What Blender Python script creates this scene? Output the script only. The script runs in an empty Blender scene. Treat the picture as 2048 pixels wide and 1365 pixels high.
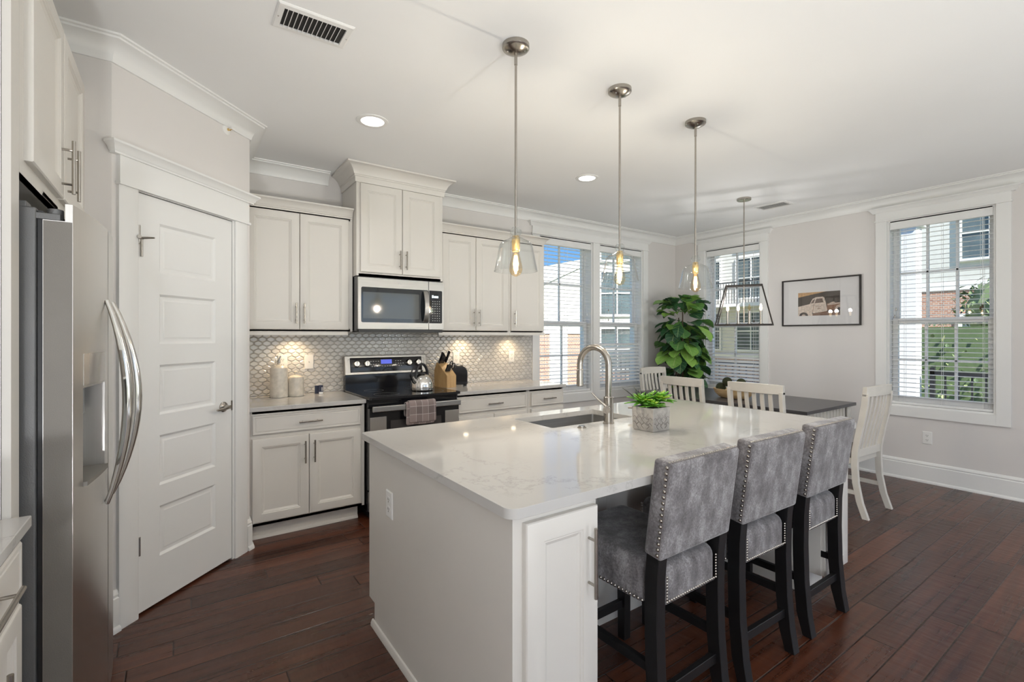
import bpy, bmesh, math, random
from math import sin, cos, pi, radians, sqrt, atan2
from mathutils import Vector, Matrix, geometry
random.seed(7)
SC = bpy.context.scene
COL = SC.collection

# ------------------------------------------------------------------ camera
cam_data = bpy.data.cameras.new('camera')
cam = bpy.data.objects.new('camera', cam_data)
COL.objects.link(cam)
cam.location = (0, 0, 1.385)
cam.rotation_euler = (radians(90), 0, radians(-34.964))
cam_data.sensor_width = 36.0
cam_data.lens = 961.0 / 2048 * 36.0
cam_data.shift_y = -10.5 / 2048
cam_data.clip_start = 0.02
cam_data.clip_end = 300
SC.camera = cam

# ------------------------------------------------------------------ view
SC.view_settings.view_transform = 'Standard'
SC.view_settings.look = 'None'
SC.view_settings.exposure = 0.24
SC.view_settings.gamma = 1.0
SC.view_settings.use_curve_mapping = False

# ------------------------------------------------------------------ sky
W = bpy.data.worlds.new('sky')
SC.world = W
W.use_nodes = True
wt = W.node_tree
wt.nodes.clear()
def wn(t): return wt.nodes.new(t)
wo = wn('ShaderNodeOutputWorld'); wb = wn('ShaderNodeBackground'); tc = wn('ShaderNodeTexCoord')
sx = wn('ShaderNodeSeparateXYZ'); rmp = wn('ShaderNodeValToRGB'); nz = wn('ShaderNodeTexNoise'); r2 = wn('ShaderNodeValToRGB'); mx = wn('ShaderNodeMix')
mx.data_type = 'RGBA'
wt.links.new(tc.outputs['Generated'], sx.inputs[0])
wt.links.new(sx.outputs['Z'], rmp.inputs[0])
rmp.color_ramp.elements[0].position = 0.0; rmp.color_ramp.elements[0].color = (0.62, 0.70, 0.78, 1)
rmp.color_ramp.elements[1].position = 0.35; rmp.color_ramp.elements[1].color = (0.10, 0.24, 0.55, 1)
e = rmp.color_ramp.elements.new(0.10); e.color = (0.135, 0.32, 0.60, 1)
nz.inputs['Scale'].default_value = 3.2; nz.inputs['Detail'].default_value = 6
wt.links.new(tc.outputs['Generated'], nz.inputs['Vector'])
r2.color_ramp.elements[0].position = 0.64; r2.color_ramp.elements[1].position = 0.92
wt.links.new(nz.outputs['Fac'], r2.inputs[0])
wt.links.new(r2.outputs[0], mx.inputs['Factor'])
wt.links.new(rmp.outputs[0], mx.inputs['A'])
mx.inputs['B'].default_value = (0.95, 0.95, 0.95, 1)
wt.links.new(mx.outputs['Result'], wb.inputs['Color'])
wb.inputs['Strength'].default_value = 1.5
wt.links.new(wb.outputs[0], wo.inputs[0])

def lamp(name, typ, loc, rot=(0, 0, 0), energy=10, color=(1, 1, 1), **kw):
    d = bpy.data.lights.new(name, typ); d.energy = energy; d.color = color
    for k, v in kw.items(): setattr(d, k, v)
    o = bpy.data.objects.new(name, d); COL.objects.link(o); o.location = loc; o.rotation_euler = rot
    return o
lamp('sun', 'SUN', (-10, -20, 30), (radians(44), 0, radians(-24)), 10.5, (1.0, 0.95, 0.88), angle=radians(1.0))
# area lamps added as daylight at unseen windows behind and beside the camera
DAY = (0.93, 0.97, 1.0)
lamp('daylight_front_window', 'AREA', (1.7, -4.10, 1.475), (radians(90), 0, 0), 10, DAY, shape='RECTANGLE', size=1.8, size_y=2.0)
lamp('daylight_front_doors', 'AREA', (4.2, -4.10, 1.30), (radians(90), 0, 0), 6, DAY, shape='RECTANGLE', size=1.9, size_y=2.3)
lamp('added_side_daylight', 'AREA', (5.70, -2.3, 1.50), (radians(90), 0, radians(90)), 22, DAY, shape='RECTANGLE', size=2.6, size_y=1.9)

lamp('added_left_fill', 'AREA', (-0.93, -2.1, 1.55), (radians(90), 0, radians(-90)), 54, DAY, shape='RECTANGLE', size=1.9, size_y=1.75)  # fill lamp at an invented left window, added to lift the right wall

# ------------------------------------------------------------------ helpers
class MB:
    def __init__(s): s.bm = bmesh.new()
    def face(s, vs):
        try: return s.bm.faces.new(vs)
        except ValueError: return None
    def v(s, *c): return s.bm.verts.new(c if len(c) == 3 else c[0])
    def box(s, x0, x1, y0, y1, z0, z1, M=None):
        P = [(x0,y0,z0),(x1,y0,z0),(x1,y1,z0),(x0,y1,z0),(x0,y0,z1),(x1,y0,z1),(x1,y1,z1),(x0,y1,z1)]
        if M is not None: P = [M @ Vector(p) for p in P]
        vs = [s.bm.verts.new(p) for p in P]
        for f in ((0,3,2,1),(4,5,6,7),(0,1,5,4),(1,2,6,5),(2,3,7,6),(3,0,4,7)): s.face([vs[i] for i in f])
        return s
    def obox(s, p0, p1, w, h, up=(0,0,1)):
        """box beam from p0 to p1, width w sideways, height h along up"""
        p0 = Vector(p0); p1 = Vector(p1); d = (p1-p0).normalized(); u = Vector(up)
        sd = d.cross(u)
        if sd.length < 1e-4: sd = d.cross(Vector((1,0,0)))
        sd.normalize(); u = sd.cross(d).normalized()
        rings = []
        for p in (p0, p1):
            rings.append([s.bm.verts.new(p + sd*a*w/2 + u*b*h/2) for a, b in ((-1,-1),(1,-1),(1,1),(-1,1))])
        a, b = rings
        s.face(a[::-1]); s.face(b)
        for i in range(4): s.face([a[i], a[(i+1)%4], b[(i+1)%4], b[i]])
        return s
    def tube(s, pts, r, seg=10, cap=True, flat=1.0, up=None):
        pts = [Vector(p) for p in pts]; n = len(pts)
        R = r if isinstance(r, (list, tuple)) else [r]*n
        rings = []; prev = None
        for i, p in enumerate(pts):
            t = (pts[min(i+1, n-1)] - pts[max(i-1, 0)]).normalized()
            if prev is None:
                a = Vector(up) if up else (Vector((0,0,1)) if abs(t.z) < 0.9 else Vector((1,0,0)))
                nrm = (a - t*a.dot(t)).normalized()
            else:
                nrm = (prev - t*prev.dot(t)).normalized()
            prev = nrm; b = t.cross(nrm)
            rings.append([s.bm.verts.new(p + (nrm*cos(2*pi*k/seg) + b*sin(2*pi*k/seg)*flat)*R[i]) for k in range(seg)])
        for i in range(n-1):
            for k in range(seg):
                s.face([rings[i][k], rings[i][(k+1)%seg], rings[i+1][(k+1)%seg], rings[i+1][k]])
        if cap: s.face(rings[0][::-1]); s.face(rings[-1])
        return s
    def cyl(s, p0, p1, r, seg=16, r1=None): return s.tube([p0, p1], [r, r if r1 is None else r1], seg)
    def lathe(s, prof, seg=28, c=(0,0,0), M=None):
        c = Vector(c); rings = []
        for r, z in prof:
            if r < 1e-5: ps = [Vector((0,0,z))]
            else: ps = [Vector((r*cos(2*pi*k/seg), r*sin(2*pi*k/seg), z)) for k in range(seg)]
            rings.append([s.bm.verts.new(c + (M @ p if M is not None else p)) for p in ps])
        for a, b in zip(rings, rings[1:]):
            for k in range(seg):
                k2 = (k+1) % seg
                if len(a) == 1 and len(b) == 1: continue
                if len(a) == 1: s.face([a[0], b[k], b[k2]][::-1])
                elif len(b) == 1: s.face([a[k], a[k2], b[0]])
                else: s.face([a[k], a[k2], b[k2], b[k]])
        return s
    def prism(s, poly, a0, a1, axis='z'):
        """poly 2D outline extruded along an axis (x: poly is y,z / y: x,z / z: x,y)"""
        def P(p, a): return (a, p[0], p[1]) if axis == 'x' else ((p[0], a, p[1]) if axis == 'y' else (p[0], p[1], a))
        A = [s.bm.verts.new(P(p, a0)) for p in poly]; B = [s.bm.verts.new(P(p, a1)) for p in poly]
        s.face(A[::-1]); s.face(B); n = len(poly)
        for i in range(n): s.face([A[i], A[(i+1)%n], B[(i+1)%n], B[i]])
        return s
    def plate(s, outer, holes, z0, z1):
        loops = [[Vector((p[0], p[1], 0)) for p in L] for L in [outer]+holes]
        tris = geometry.tessellate_polygon(loops)
        flat = [p for L in loops for p in L]
        T = [s.bm.verts.new((p.x, p.y, z1)) for p in flat]; B = [s.bm.verts.new((p.x, p.y, z0)) for p in flat]
        for t in tris: s.face([T[i] for i in t]); s.face([B[i] for i in t][::-1])
        k = 0
        for L in loops:
            n = len(L)
            for i in range(n): s.face([B[k+i], B[k+(i+1)%n], T[k+(i+1)%n], T[k+i]])
            k += n
        return s
    def rects(s, x0, x1, z0, z1, loops, M=None, back=True, fill=True):
        """nested rectangles (inset, y): panel doors, drawer fronts, trays"""
        rings = []
        for ins, y in loops:
            P = [(x0+ins,y,z0+ins),(x1-ins,y,z0+ins),(x1-ins,y,z1-ins),(x0+ins,y,z1-ins)]
            if M is not None: P = [M @ Vector(p) for p in P]
            rings.append([s.bm.verts.new(p) for p in P])
        for a, b in zip(rings, rings[1:]):
            for i in range(4): s.face([a[i], a[(i+1)%4], b[(i+1)%4], b[i]])
        if fill: s.face(rings[-1])
        if back: s.face(rings[0][::-1])
        return s
    def mould(s, path, prof, side=1, closed=False):
        """sweep a moulding profile [(out, z)] along a plan path, mitred"""
        pts = [Vector((p[0], p[1])) for p in path]; n = len(pts); rings = []
        for i in range(n):
            d0 = (pts[i]-pts[i-1]).normalized() if (i > 0 or closed) else None
            d1 = (pts[(i+1)%n]-pts[i]).normalized() if (i < n-1 or closed) else None
            if d0 is None: d0 = d1
            if d1 is None: d1 = d0
            n0 = Vector((-d0.y, d0.x))*side; n1 = Vector((-d1.y, d1.x))*side
            m = (n0+n1).normalized(); m = m / max(0.3, m.dot(n0))
            rings.append([s.bm.verts.new((pts[i].x+m.x*o, pts[i].y+m.y*o, z)) for o, z in prof])
        k = len(prof)
        rr = list(zip(rings, rings[1:])) + ([(rings[-1], rings[0])] if closed else [])
        for a, b in rr:
            for j in range(k): s.face([a[j], a[(j+1)%k], b[(j+1)%k], b[j]])
        if not closed: s.face(rings[0][::-1]); s.face(rings[-1])
        return s
    def ball(s, c, r, u=16, v=10, sc=(1,1,1)):
        prof = [(r*sin(pi*i/v), -r*cos(pi*i/v)) for i in range(v+1)]
        return s.lathe(prof, u, c, Matrix.Diagonal(Vector(sc)).to_3x3())
    def obj(s, name, mat, parent=None, bev=0, seg=2, smooth=True, ang=35):
        bmesh.ops.recalc_face_normals(s.bm, faces=s.bm.faces[:])
        me = bpy.data.meshes.new(name); s.bm.to_mesh(me); s.bm.free()
        o = bpy.data.objects.new(name, me); COL.objects.link(o)
        for m in (mat if isinstance(mat, (list, tuple)) else [mat]): me.materials.append(m)
        if smooth:
            me.polygons.foreach_set('use_smooth', [True]*len(me.polygons))
            me.set_sharp_from_angle(angle=radians(ang))
        if bev:
            md = o.modifiers.new('bevel', 'BEVEL'); md.width = bev; md.segments = seg; md.limit_method = 'ANGLE'; md.angle_limit = radians(40)
            if smooth: md.harden_normals = True
        if parent is not None: o.parent = parent
        return o

def tag(o, label, cat, group=None):
    o['label'] = label; o['category'] = cat
    if group: o['group'] = group
    return o
def thing(name, label, cat, loc=(0,0,0), rz=0, group=None):
    o = bpy.data.objects.new(name, None); COL.objects.link(o); o.empty_display_size = 0.1
    o.location = loc; o.rotation_euler = (0, 0, radians(rz))
    return tag(o, label, cat, group)
def setting(name, loc=(0,0,0), rz=0):
    o = bpy.data.objects.new(name, None); COL.objects.link(o); o.location = loc; o.rotation_euler = (0,0,radians(rz)); o['kind'] = 'structure'
    return o
def struct(name, mb, mat, **kw):
    o = mb.obj(name, mat, **kw); o['kind'] = 'structure'; return o
def dup(root, loc, rz=None, label=None, group=None):
    r = root.copy(); COL.objects.link(r); r.location = loc
    if rz is not None: r.rotation_euler = (0, 0, radians(rz))
    if label: r['label'] = label
    if group: r['group'] = group
    for ch in [o for o in bpy.data.objects if o.parent == root]:
        c = ch.copy(); COL.objects.link(c); c.parent = r
        for g in [o for o in bpy.data.objects if o.parent == ch]:
            d = g.copy(); COL.objects.link(d); d.parent = c
    return r
def rrect(x0, x1, y0, y1, r, n=6, corners=(1,1,1,1)):
    P = []
    for (cx, cy, a0, use) in ((x0+r,y0+r,pi,corners[0]),(x1-r,y0+r,1.5*pi,corners[1]),(x1-r,y1-r,0,corners[2]),(x0+r,y1-r,0.5*pi,corners[3])):
        if use:
            for i in range(n+1): a = a0+0.5*pi*i/n; P.append((cx+r*cos(a), cy+r*sin(a)))
        else:
            a = a0+0.25*pi; P.append((cx+r*(1 if cos(a)>0 else -1), cy+r*(1 if sin(a)>0 else -1)))
    return P

# ------------------------------------------------------------------ materials
class NT:
    def __init__(s, name):
        s.m = bpy.data.materials.new(name); s.m.use_nodes = True; s.t = s.m.node_tree
        s.b = s.t.nodes['Principled BSDF']; s.out = s.t.nodes['Material Output']
    def n(s, typ, **kw):
        nd = s.t.nodes.new('ShaderNode'+typ)
        for k, v in kw.items(): setattr(nd, k, v)
        return nd
    def L(s, a, b): s.t.links.new(a, b)
    def math(s, op, a, b=None, c=None):
        nd = s.n('Math', operation=op)
        for i, x in enumerate((a, b, c)):
            if x is None: continue
            if isinstance(x, (int, float)): nd.inputs[i].default_value = x
            else: s.L(x, nd.inputs[i])
        return nd.outputs[0]
    def coord(s, scale=(1,1,1), kind='Object'):
        t = s.n('TexCoord'); mp = s.n('Mapping'); s.L(t.outputs[kind], mp.inputs[0]); mp.inputs['Scale'].default_value = scale
        return mp.outputs[0]
    def noise(s, scale, detail=3, vec=None, rough=0.5):
        nd = s.n('TexNoise'); nd.inputs['Scale'].default_value = scale; nd.inputs['Detail'].default_value = detail; nd.inputs['Roughness'].default_value = rough
        s.L(vec if vec is not None else s.coord(), nd.inputs['Vector']); return nd.outputs['Fac']
    def ramp(s, fac, stops):
        nd = s.n('ValToRGB'); s.L(fac, nd.inputs[0]); els = nd.color_ramp.elements
        while len(els) < len(stops): els.new(0.5)
        for e, (p, c) in zip(els, stops): e.position = p; e.color = tuple(c)+(1,)
        return nd.outputs[0]
    def mix(s, fac, a, b, mode='MIX'):
        nd = s.n('Mix', data_type='RGBA', blend_type=mode)
        for key, x in (('Factor', fac), ('A', a), ('B', b)):
            if isinstance(x, (int, float)): nd.inputs[key].default_value = x
            elif isinstance(x, (tuple, list)): nd.inputs[key].default_value = tuple(x)+(1,)
            else: s.L(x, nd.inputs[key])
        return nd.outputs['Result']
    def bump(s, h, strength=0.3, dist=0.01):
        nd = s.n('Bump'); nd.inputs['Strength'].default_value = strength; nd.inputs['Distance'].default_value = dist
        s.L(h, nd.inputs['Height']); s.L(nd.outputs[0], s.b.inputs['Normal'])
    def set(s, **kw):
        for k, v in kw.items():
            i = s.b.inputs[k]
            if hasattr(v, 'links') or hasattr(v, 'is_linked'): s.L(v, i)
            else: i.default_value = (tuple(v)+(1,)) if isinstance(v, (tuple, list)) else v
        return s.m

def simple(name, col, rough=0.5, metal=0.0, var=0.06, vscale=6, bump=0, bscale=60, **kw):
    t = NT(name)
    f = t.noise(vscale, 3)
    c = t.ramp(f, [(0.3, tuple(x*(1-var) for x in col)), (0.7, tuple(min(1, x*(1+var)) for x in col))])
    t.set(**{'Base Color': c, 'Roughness': rough, 'Metallic': metal}); t.set(**kw)
    if bump: t.bump(t.noise(bscale, 4), bump, 0.003)
    return t.m
def emitter(name, col, strength):
    t = NT(name); t.set(**{'Base Color': col, 'Emission Color': col, 'Emission Strength': strength, 'Roughness': 0.4}); return t.m
def thin_glass(name, tint=(1,1,1), refl=1.0, rough=0.02):
    t = NT(name)
    tr = t.n('BsdfTransparent'); tr.inputs[0].default_value = tint+(1,)
    gl = t.n('BsdfGlossy'); gl.inputs['Roughness'].default_value = rough
    fr = t.n('LayerWeight'); fr.inputs[0].default_value = 0.5
    mxs = t.n('MixShader'); t.L(t.math('MULTIPLY', t.math('MULTIPLY_ADD', t.math('POWER', fr.outputs['Facing'], 4.5), 0.75, 0.04), refl), mxs.inputs[0]); t.L(tr.outputs[0], mxs.inputs[1]); t.L(gl.outputs[0], mxs.inputs[2])
    t.L(mxs.outputs[0], t.out.inputs[0]); t.m.use_backface_culling = False
    return t.m

M = {}
M['wall'] = simple('wall_paint', (0.71, 0.68, 0.66), 0.85, var=0.015, vscale=2, bump=0.05, bscale=220)
M['ceiling'] = simple('ceiling_paint', (0.86, 0.86, 0.855), 0.9, var=0.01, vscale=2, bump=0.05, bscale=160)
M['trim'] = simple('trim_paint', (0.80, 0.795, 0.78), 0.38, var=0.01, vscale=3)
M['cab'] = simple('cabinet_paint', (0.70, 0.67, 0.625), 0.36, var=0.015, vscale=3)
M['nickel'] = simple('brushed_nickel', (0.42, 0.39, 0.35), 0.26, 1.0, var=0.05, vscale=40)
M['chrome'] = simple('polished_steel', (0.72, 0.70, 0.67), 0.12, 1.0, var=0.02)
M['brass'] = simple('brass', (0.72, 0.50, 0.20), 0.25, 1.0, var=0.05)
M['black'] = simple('black_gloss', (0.012, 0.012, 0.014), 0.12, var=0.1)
M['blackplastic'] = simple('black_plastic', (0.02, 0.02, 0.022), 0.4, var=0.1)
M['darkmetal'] = simple('dark_bronze_metal', (0.035, 0.03, 0.028), 0.45, 0.6, var=0.1)
M['white'] = simple('white_plastic', (0.80, 0.79, 0.77), 0.35, var=0.01)
M['blind'] = simple('blind_white', (0.80, 0.80, 0.79), 0.45, var=0.01)
M['ivory'] = simple('ivory_wood_paint', (0.70, 0.665, 0.60), 0.45, var=0.04, vscale=12)
M['stoolwood'] = simple('black_stained_wood', (0.007, 0.0065, 0.007), 0.42, var=0.2, vscale=20, bump=0.1, bscale=30)
M['darkhole'] = simple('dark_recess', (0.03, 0.028, 0.026), 0.8)
M['seatgrey'] = simple('grey_seat_fabric', (0.16, 0.14, 0.13), 0.9, var=0.1, vscale=80)
M['glass'] = thin_glass('pane_glass', (0.97, 0.985, 0.98), 0.6)
M['shade'] = thin_glass('clear_shade_glass', (0.975, 0.985, 0.985), 1.5)
M['bulb'] = thin_glass('bulb_glass', (1.0, 0.90, 0.74), 0.9)
M['filament'] = emitter('filament_glow', (1.0, 0.62, 0.26), 9)
M['candleglow'] = emitter('candle_bulb_glow', (1.0, 0.78, 0.50), 3.5)
M['downlight'] = emitter('downlight_lens', (1.0, 0.96, 0.90), 5)
M['puck'] = emitter('puck_light_lens', (1.0, 0.82, 0.58), 8)
M['display'] = emitter('blue_display', (0.10, 0.14, 0.75), 0.5)
M['clearled'] = emitter('white_display_digits', (0.75, 0.9, 0.95), 0.7)
M['tan'] = simple('pale_cardboard', (0.6, 0.5, 0.36), 0.8)

# stainless with a vertical brushed grain
t = NT('stainless_steel'); f = t.noise(6, 2, t.coord((60, 60, 0.25)))
M['steel'] = t.set(**{'Base Color': t.ramp(f, [(0.2, (0.62, 0.60, 0.575)), (0.8, (0.66, 0.64, 0.615))]), 'Metallic': 1.0, 'Roughness': t.math('MULTIPLY_ADD', f, 0.04, 0.27)})
t = NT('stainless_steel_horizontal'); f = t.noise(6, 5, t.coord((0.6, 30, 30)))
M['steelh'] = t.set(**{'Base Color': t.ramp(f, [(0.2, (0.37, 0.36, 0.345)), (0.8, (0.43, 0.42, 0.405))]), 'Metallic': 1.0, 'Roughness': t.math('MULTIPLY_ADD', f, 0.10, 0.30)})
M['fridgeside'] = simple('grey_textured_metal', (0.17, 0.17, 0.17), 0.45, 0.5, var=0.05, bump=0.25, bscale=300)
M['fridgeedge'] = simple('grey_door_edge', (0.21, 0.195, 0.175), 0.5, 0.4, var=0.05, bump=0.15, bscale=400)

# quartz
t = NT('white_quartz'); v = t.coord((1, 1, 1))
w1 = t.noise(3.2, 8, v, 0.65); w2 = t.noise(26, 4, v)
vein = t.math('ABSOLUTE', t.math('SUBTRACT', w1, 0.5)); vein = t.ramp(vein, [(0.0, (0.40, 0.39, 0.37)), (0.010, (0.50, 0.485, 0.465)), (0.022, (0.53, 0.515, 0.495))])
c = t.mix(t.ramp(t.noise(2.0, 2, v), [(0.42, (1,1,1)), (0.62, (0.25,0.25,0.25))]), vein, (0.53, 0.515, 0.495))
M['quartz'] = t.set(**{'Base Color': c, 'Roughness': 0.06, 'Specular IOR Level': 0.65})

# hand-scraped dark plank floor, boards running along x
t = NT('hand_scraped_hickory_floor'); tcn = t.n('TexCoord'); sp = t.n('SeparateXYZ'); t.L(tcn.outputs['Object'], sp.inputs[0])
X, Y = sp.outputs[0], sp.outputs[1]; PW = 0.127
rowf = t.math('DIVIDE', Y, PW); row = t.math('FLOOR', rowf)
wn1 = t.n('TexWhiteNoise', noise_dimensions='1D'); t.L(row, wn1.inputs['W'])
xs = t.math('DIVIDE', t.math('ADD', X, t.math('MULTIPLY', wn1.outputs['Value'], 4.0)), 1.05); idx = t.math('FLOOR', xs)
cmb = t.n('CombineXYZ'); t.L(row, cmb.inputs[0]); t.L(idx, cmb.inputs[1])
wn2 = t.n('TexWhiteNoise', noise_dimensions='2D'); t.L(cmb.outputs[0], wn2.inputs['Vector'])
fy = t.math('FRACT', rowf); fx = t.math('FRACT', xs)
ey = t.math('MULTIPLY', t.math('MINIMUM', fy, t.math('SUBTRACT', 1.0, fy)), PW); ex = t.math('MULTIPLY', t.math('MINIMUM', fx, t.math('SUBTRACT', 1.0, fx)), 1.05)
edge = t.math('MINIMUM', ey, ex)
seam = t.n('MapRange'); t.L(edge, seam.inputs[0]); seam.inputs[1].default_value = 0.0; seam.inputs[2].default_value = 0.0045
off = t.n('CombineXYZ'); t.L(t.math('ADD', X, t.math('MULTIPLY', wn2.outputs['Value'], 31.0)), off.inputs[0]); t.L(Y, off.inputs[1]); t.L(t.math('MULTIPLY', wn2.outputs['Value'], 9.0), off.inputs[2])
mpg = t.n('Mapping'); t.L(off.outputs[0], mpg.inputs[0]); mpg.inputs['Scale'].default_value = (0.8, 17, 1)
grain = t.noise(2.0, 4, mpg.outputs[0], 0.5)
mps = t.n('Mapping'); t.L(off.outputs[0], mps.inputs[0]); mps.inputs['Scale'].default_value = (14, 4.5, 1)
scrape = t.noise(1.7, 2, mps.outputs[0])
gc = t.ramp(grain, [(0.25, (0.045, 0.0145, 0.0075)), (0.5, (0.080, 0.0255, 0.0125)), (0.75, (0.118, 0.040, 0.0195))])
tint = t.ramp(wn2.outputs['Value'], [(0.0, (0.62, 0.62, 0.64)), (0.5, (0.95, 0.93, 0.92)), (1.0, (1.25, 1.20, 1.15))])
gc = t.mix(1.0, gc, tint, 'MULTIPLY')
gc = t.mix(seam.outputs[0], (0.008, 0.004, 0.003), gc)
t.set(**{'Base Color': gc, 'Roughness': t.math('MULTIPLY_ADD', grain, 0.06, 0.25), 'Specular IOR Level': 0.5})
hgt = t.math('ADD', t.math('MULTIPLY', seam.outputs[0], 0.55), t.math('ADD', t.math('MULTIPLY', scrape, 0.75), t.math('MULTIPLY', grain, 0.10)))
t.bump(hgt, 0.6, 0.007); M['floor'] = t.m

# glazed tile, its own tone per tile
t = NT('glazed_diamond_tile'); g = t.n('NewGeometry')
c = t.ramp(g.outputs['Random Per Island'], [(0.0, (0.55, 0.53, 0.505)), (1.0, (0.66, 0.64, 0.61))])
M['tile'] = t.set(**{'Base Color': c, 'Roughness': 0.13, 'Specular IOR Level': 0.8})
M['grout'] = simple('grout', (0.46, 0.44, 0.41), 0.9)

# chenille stool fabric
t = NT('grey_chenille'); v = t.coord((1, 1, 1)); a = t.noise(15, 5, t.coord((1, 1, 0.5)), 0.68); b = t.noise(160, 2, v)
c = t.ramp(t.math('MULTIPLY_ADD', b, 0.3, t.math('MULTIPLY', a, 0.75)), [(0.38, (0.095, 0.085, 0.088)), (0.52, (0.185, 0.172, 0.176)), (0.66, (0.36, 0.345, 0.35))])
t.set(**{'Base Color': c, 'Roughness': 0.85, 'Sheen Weight': 0.45, 'Sheen Roughness': 0.4}); t.bump(b, 0.25, 0.002); M['fabric'] = t.m

def wood(name, c0, c1, scale=(2, 20, 20), rough=0.45):
    t = NT(name); f = t.noise(2.5, 6, t.coord(scale), 0.6)
    t.set(**{'Base Color': t.ramp(f, [(0.3, c0), (0.7, c1)]), 'Roughness': rough}); t.bump(f, 0.08, 0.003); return t.m
M['blockwood'] = wood('pale_bamboo', (0.42, 0.25, 0.10), (0.58, 0.38, 0.18), (14, 14, 1.5))
M['bowlwood'] = wood('pale_bowl_wood', (0.46, 0.29, 0.13), (0.68, 0.50, 0.28), (3, 3, 26))
M['tabletop'] = wood('charcoal_table_wood', (0.035, 0.033, 0.036), (0.075, 0.07, 0.072), (26, 1.6, 20), 0.30)
M['cabinside'] = wood('raw_plywood', (0.16, 0.09, 0.045), (0.24, 0.14, 0.07))

def leafmat(name, stops, rough=0.4, veins=False):
    t = NT(name); g = t.n('NewGeometry'); c = t.ramp(g.outputs['Random Per Island'], stops)
    n = t.noise(18, 3); c = t.mix(0.25, c, t.ramp(n, [(0.3, (0.35, 0.35, 0.35)), (0.7, (1, 1, 1))]), 'MULTIPLY')
    t.set(**{'Base Color': c, 'Roughness': rough, 'Subsurface Weight': 0.0}); return t.m
t = NT('fiddle_leaf'); g = t.n('NewGeometry'); uvn = t.n('TexCoord'); sp = t.n('SeparateXYZ'); t.L(uvn.outputs['UV'], sp.inputs[0])
c = t.ramp(g.outputs['Random Per Island'], [(0.0, (0.018, 0.065, 0.035)), (0.40, (0.04, 0.13, 0.05)), (0.65, (0.10, 0.24, 0.05)), (0.82, (0.20, 0.38, 0.07)), (1.0, (0.27, 0.46, 0.09))])
ax = t.math('ABSOLUTE', t.math('SUBTRACT', sp.outputs[0], 0.5)); rib = t.math('LESS_THAN', ax, 0.022)
side = t.math('LESS_THAN', t.math('FRACT', t.math('SUBTRACT', t.math('MULTIPLY', sp.outputs[1], 6.5), t.math('MULTIPLY', ax, 2.6))), 0.10)
vn = t.math('MAXIMUM', rib, t.math('MULTIPLY', side, 0.55))
c = t.mix(t.math('MULTIPLY', vn, 0.5), c, (0.42, 0.52, 0.22)); t.set(**{'Base Color': c, 'Roughness': 0.33}); t.bump(vn, -0.25, 0.004); M['fiddle'] = t.m
M['succ'] = leafmat('bright_succulent', [(0.0, (0.06, 0.22, 0.015)), (0.6, (0.16, 0.42, 0.03)), (1.0, (0.36, 0.52, 0.04))], 0.35)
M['succdark'] = leafmat('dark_spiky_succulent', [(0.0, (0.025, 0.035, 0.025)), (1.0, (0.07, 0.075, 0.06))], 0.5)
M['hedge'] = leafmat('hedge_leaf', [(0.0, (0.06, 0.10, 0.045)), (0.6, (0.15, 0.21, 0.09)), (1.0, (0.32, 0.36, 0.16))], 0.6)
M['bark'] = simple('bark', (0.10, 0.065, 0.04), 0.9, var=0.3, vscale=30, bump=0.5, bscale=40)
M['soil'] = simple('potting_soil', (0.03, 0.022, 0.016), 1.0, var=0.4, vscale=90, bump=0.8, bscale=120)
M['moss'] = simple('moss_ball', (0.035, 0.04, 0.016), 1.0, var=0.4, vscale=70, bump=1.0, bscale=120)
M['concrete'] = simple('textured_concrete', (0.42, 0.395, 0.365), 0.85, var=0.18, vscale=40, bump=0.5, bscale=110)
M['ceramic'] = simple('speckled_cream_ceramic', (0.62, 0.57, 0.49), 0.3, var=0.14, vscale=28)
M['navy'] = simple('navy_label', (0.02, 0.025, 0.06), 0.4)

# plaid towel
t = NT('plaid_towel'); sp = t.n('SeparateXYZ'); tcn = t.n('TexCoord'); t.L(tcn.outputs['UV'], sp.inputs[0])
def lines(c, per, w): return t.math('LESS_THAN', t.math('FRACT', t.math('DIVIDE', c, per)), w)
ln = t.math('MAXIMUM', lines(sp.outputs[0], 0.052, 0.045), lines(sp.outputs[1], 0.062, 0.045))
bd = t.math('MULTIPLY', t.math('ADD', lines(sp.outputs[0], 0.104, 0.5), lines(sp.outputs[1], 0.124, 0.5)), 0.5)
c = t.mix(bd, (0.17, 0.135, 0.13), (0.27, 0.215, 0.205)); c = t.mix(ln, c, (0.55, 0.50, 0.48))
t.set(**{'Base Color': c, 'Roughness': 0.95}); t.bump(t.noise(220, 2), 0.3, 0.002); M['towel'] = t.m

# outside
t = NT('brick_masonry'); br = t.n('TexBrick'); cx = t.n('TexCoord'); mp = t.n('Mapping'); t.L(cx.outputs['Object'], mp.inputs[0]); mp.inputs['Rotation'].default_value = (radians(90), 0, 0)
t.L(mp.outputs[0], br.inputs['Vector'])
for k, vv in (('Color1', (0.36, 0.17, 0.12, 1)), ('Color2', (0.46, 0.25, 0.18, 1)), ('Mortar', (0.52, 0.47, 0.42, 1)), ('Scale', 4.3), ('Mortar Size', 0.03)): br.inputs[k].default_value = vv
M['brick'] = t.set(**{'Base Color': br.outputs['Color'], 'Roughness': 0.9})
t = NT('lap_siding'); sp = t.n('SeparateXYZ'); tcn = t.n('TexCoord'); t.L(tcn.outputs['Object'], sp.inputs[0])
fz = t.math('FRACT', t.math('DIVIDE', sp.outputs[2], 0.15))
t.set(**{'Base Color': t.ramp(t.noise(4), [(0.3, (0.62, 0.61, 0.58)), (0.7, (0.68, 0.67, 0.64))]), 'Roughness': 0.8}); t.bump(fz, 0.5, 0.02); M['siding'] = t.m
M['extwhite'] = simple('exterior_white_paint', (0.72, 0.72, 0.71), 0.6, var=0.02)
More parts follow.
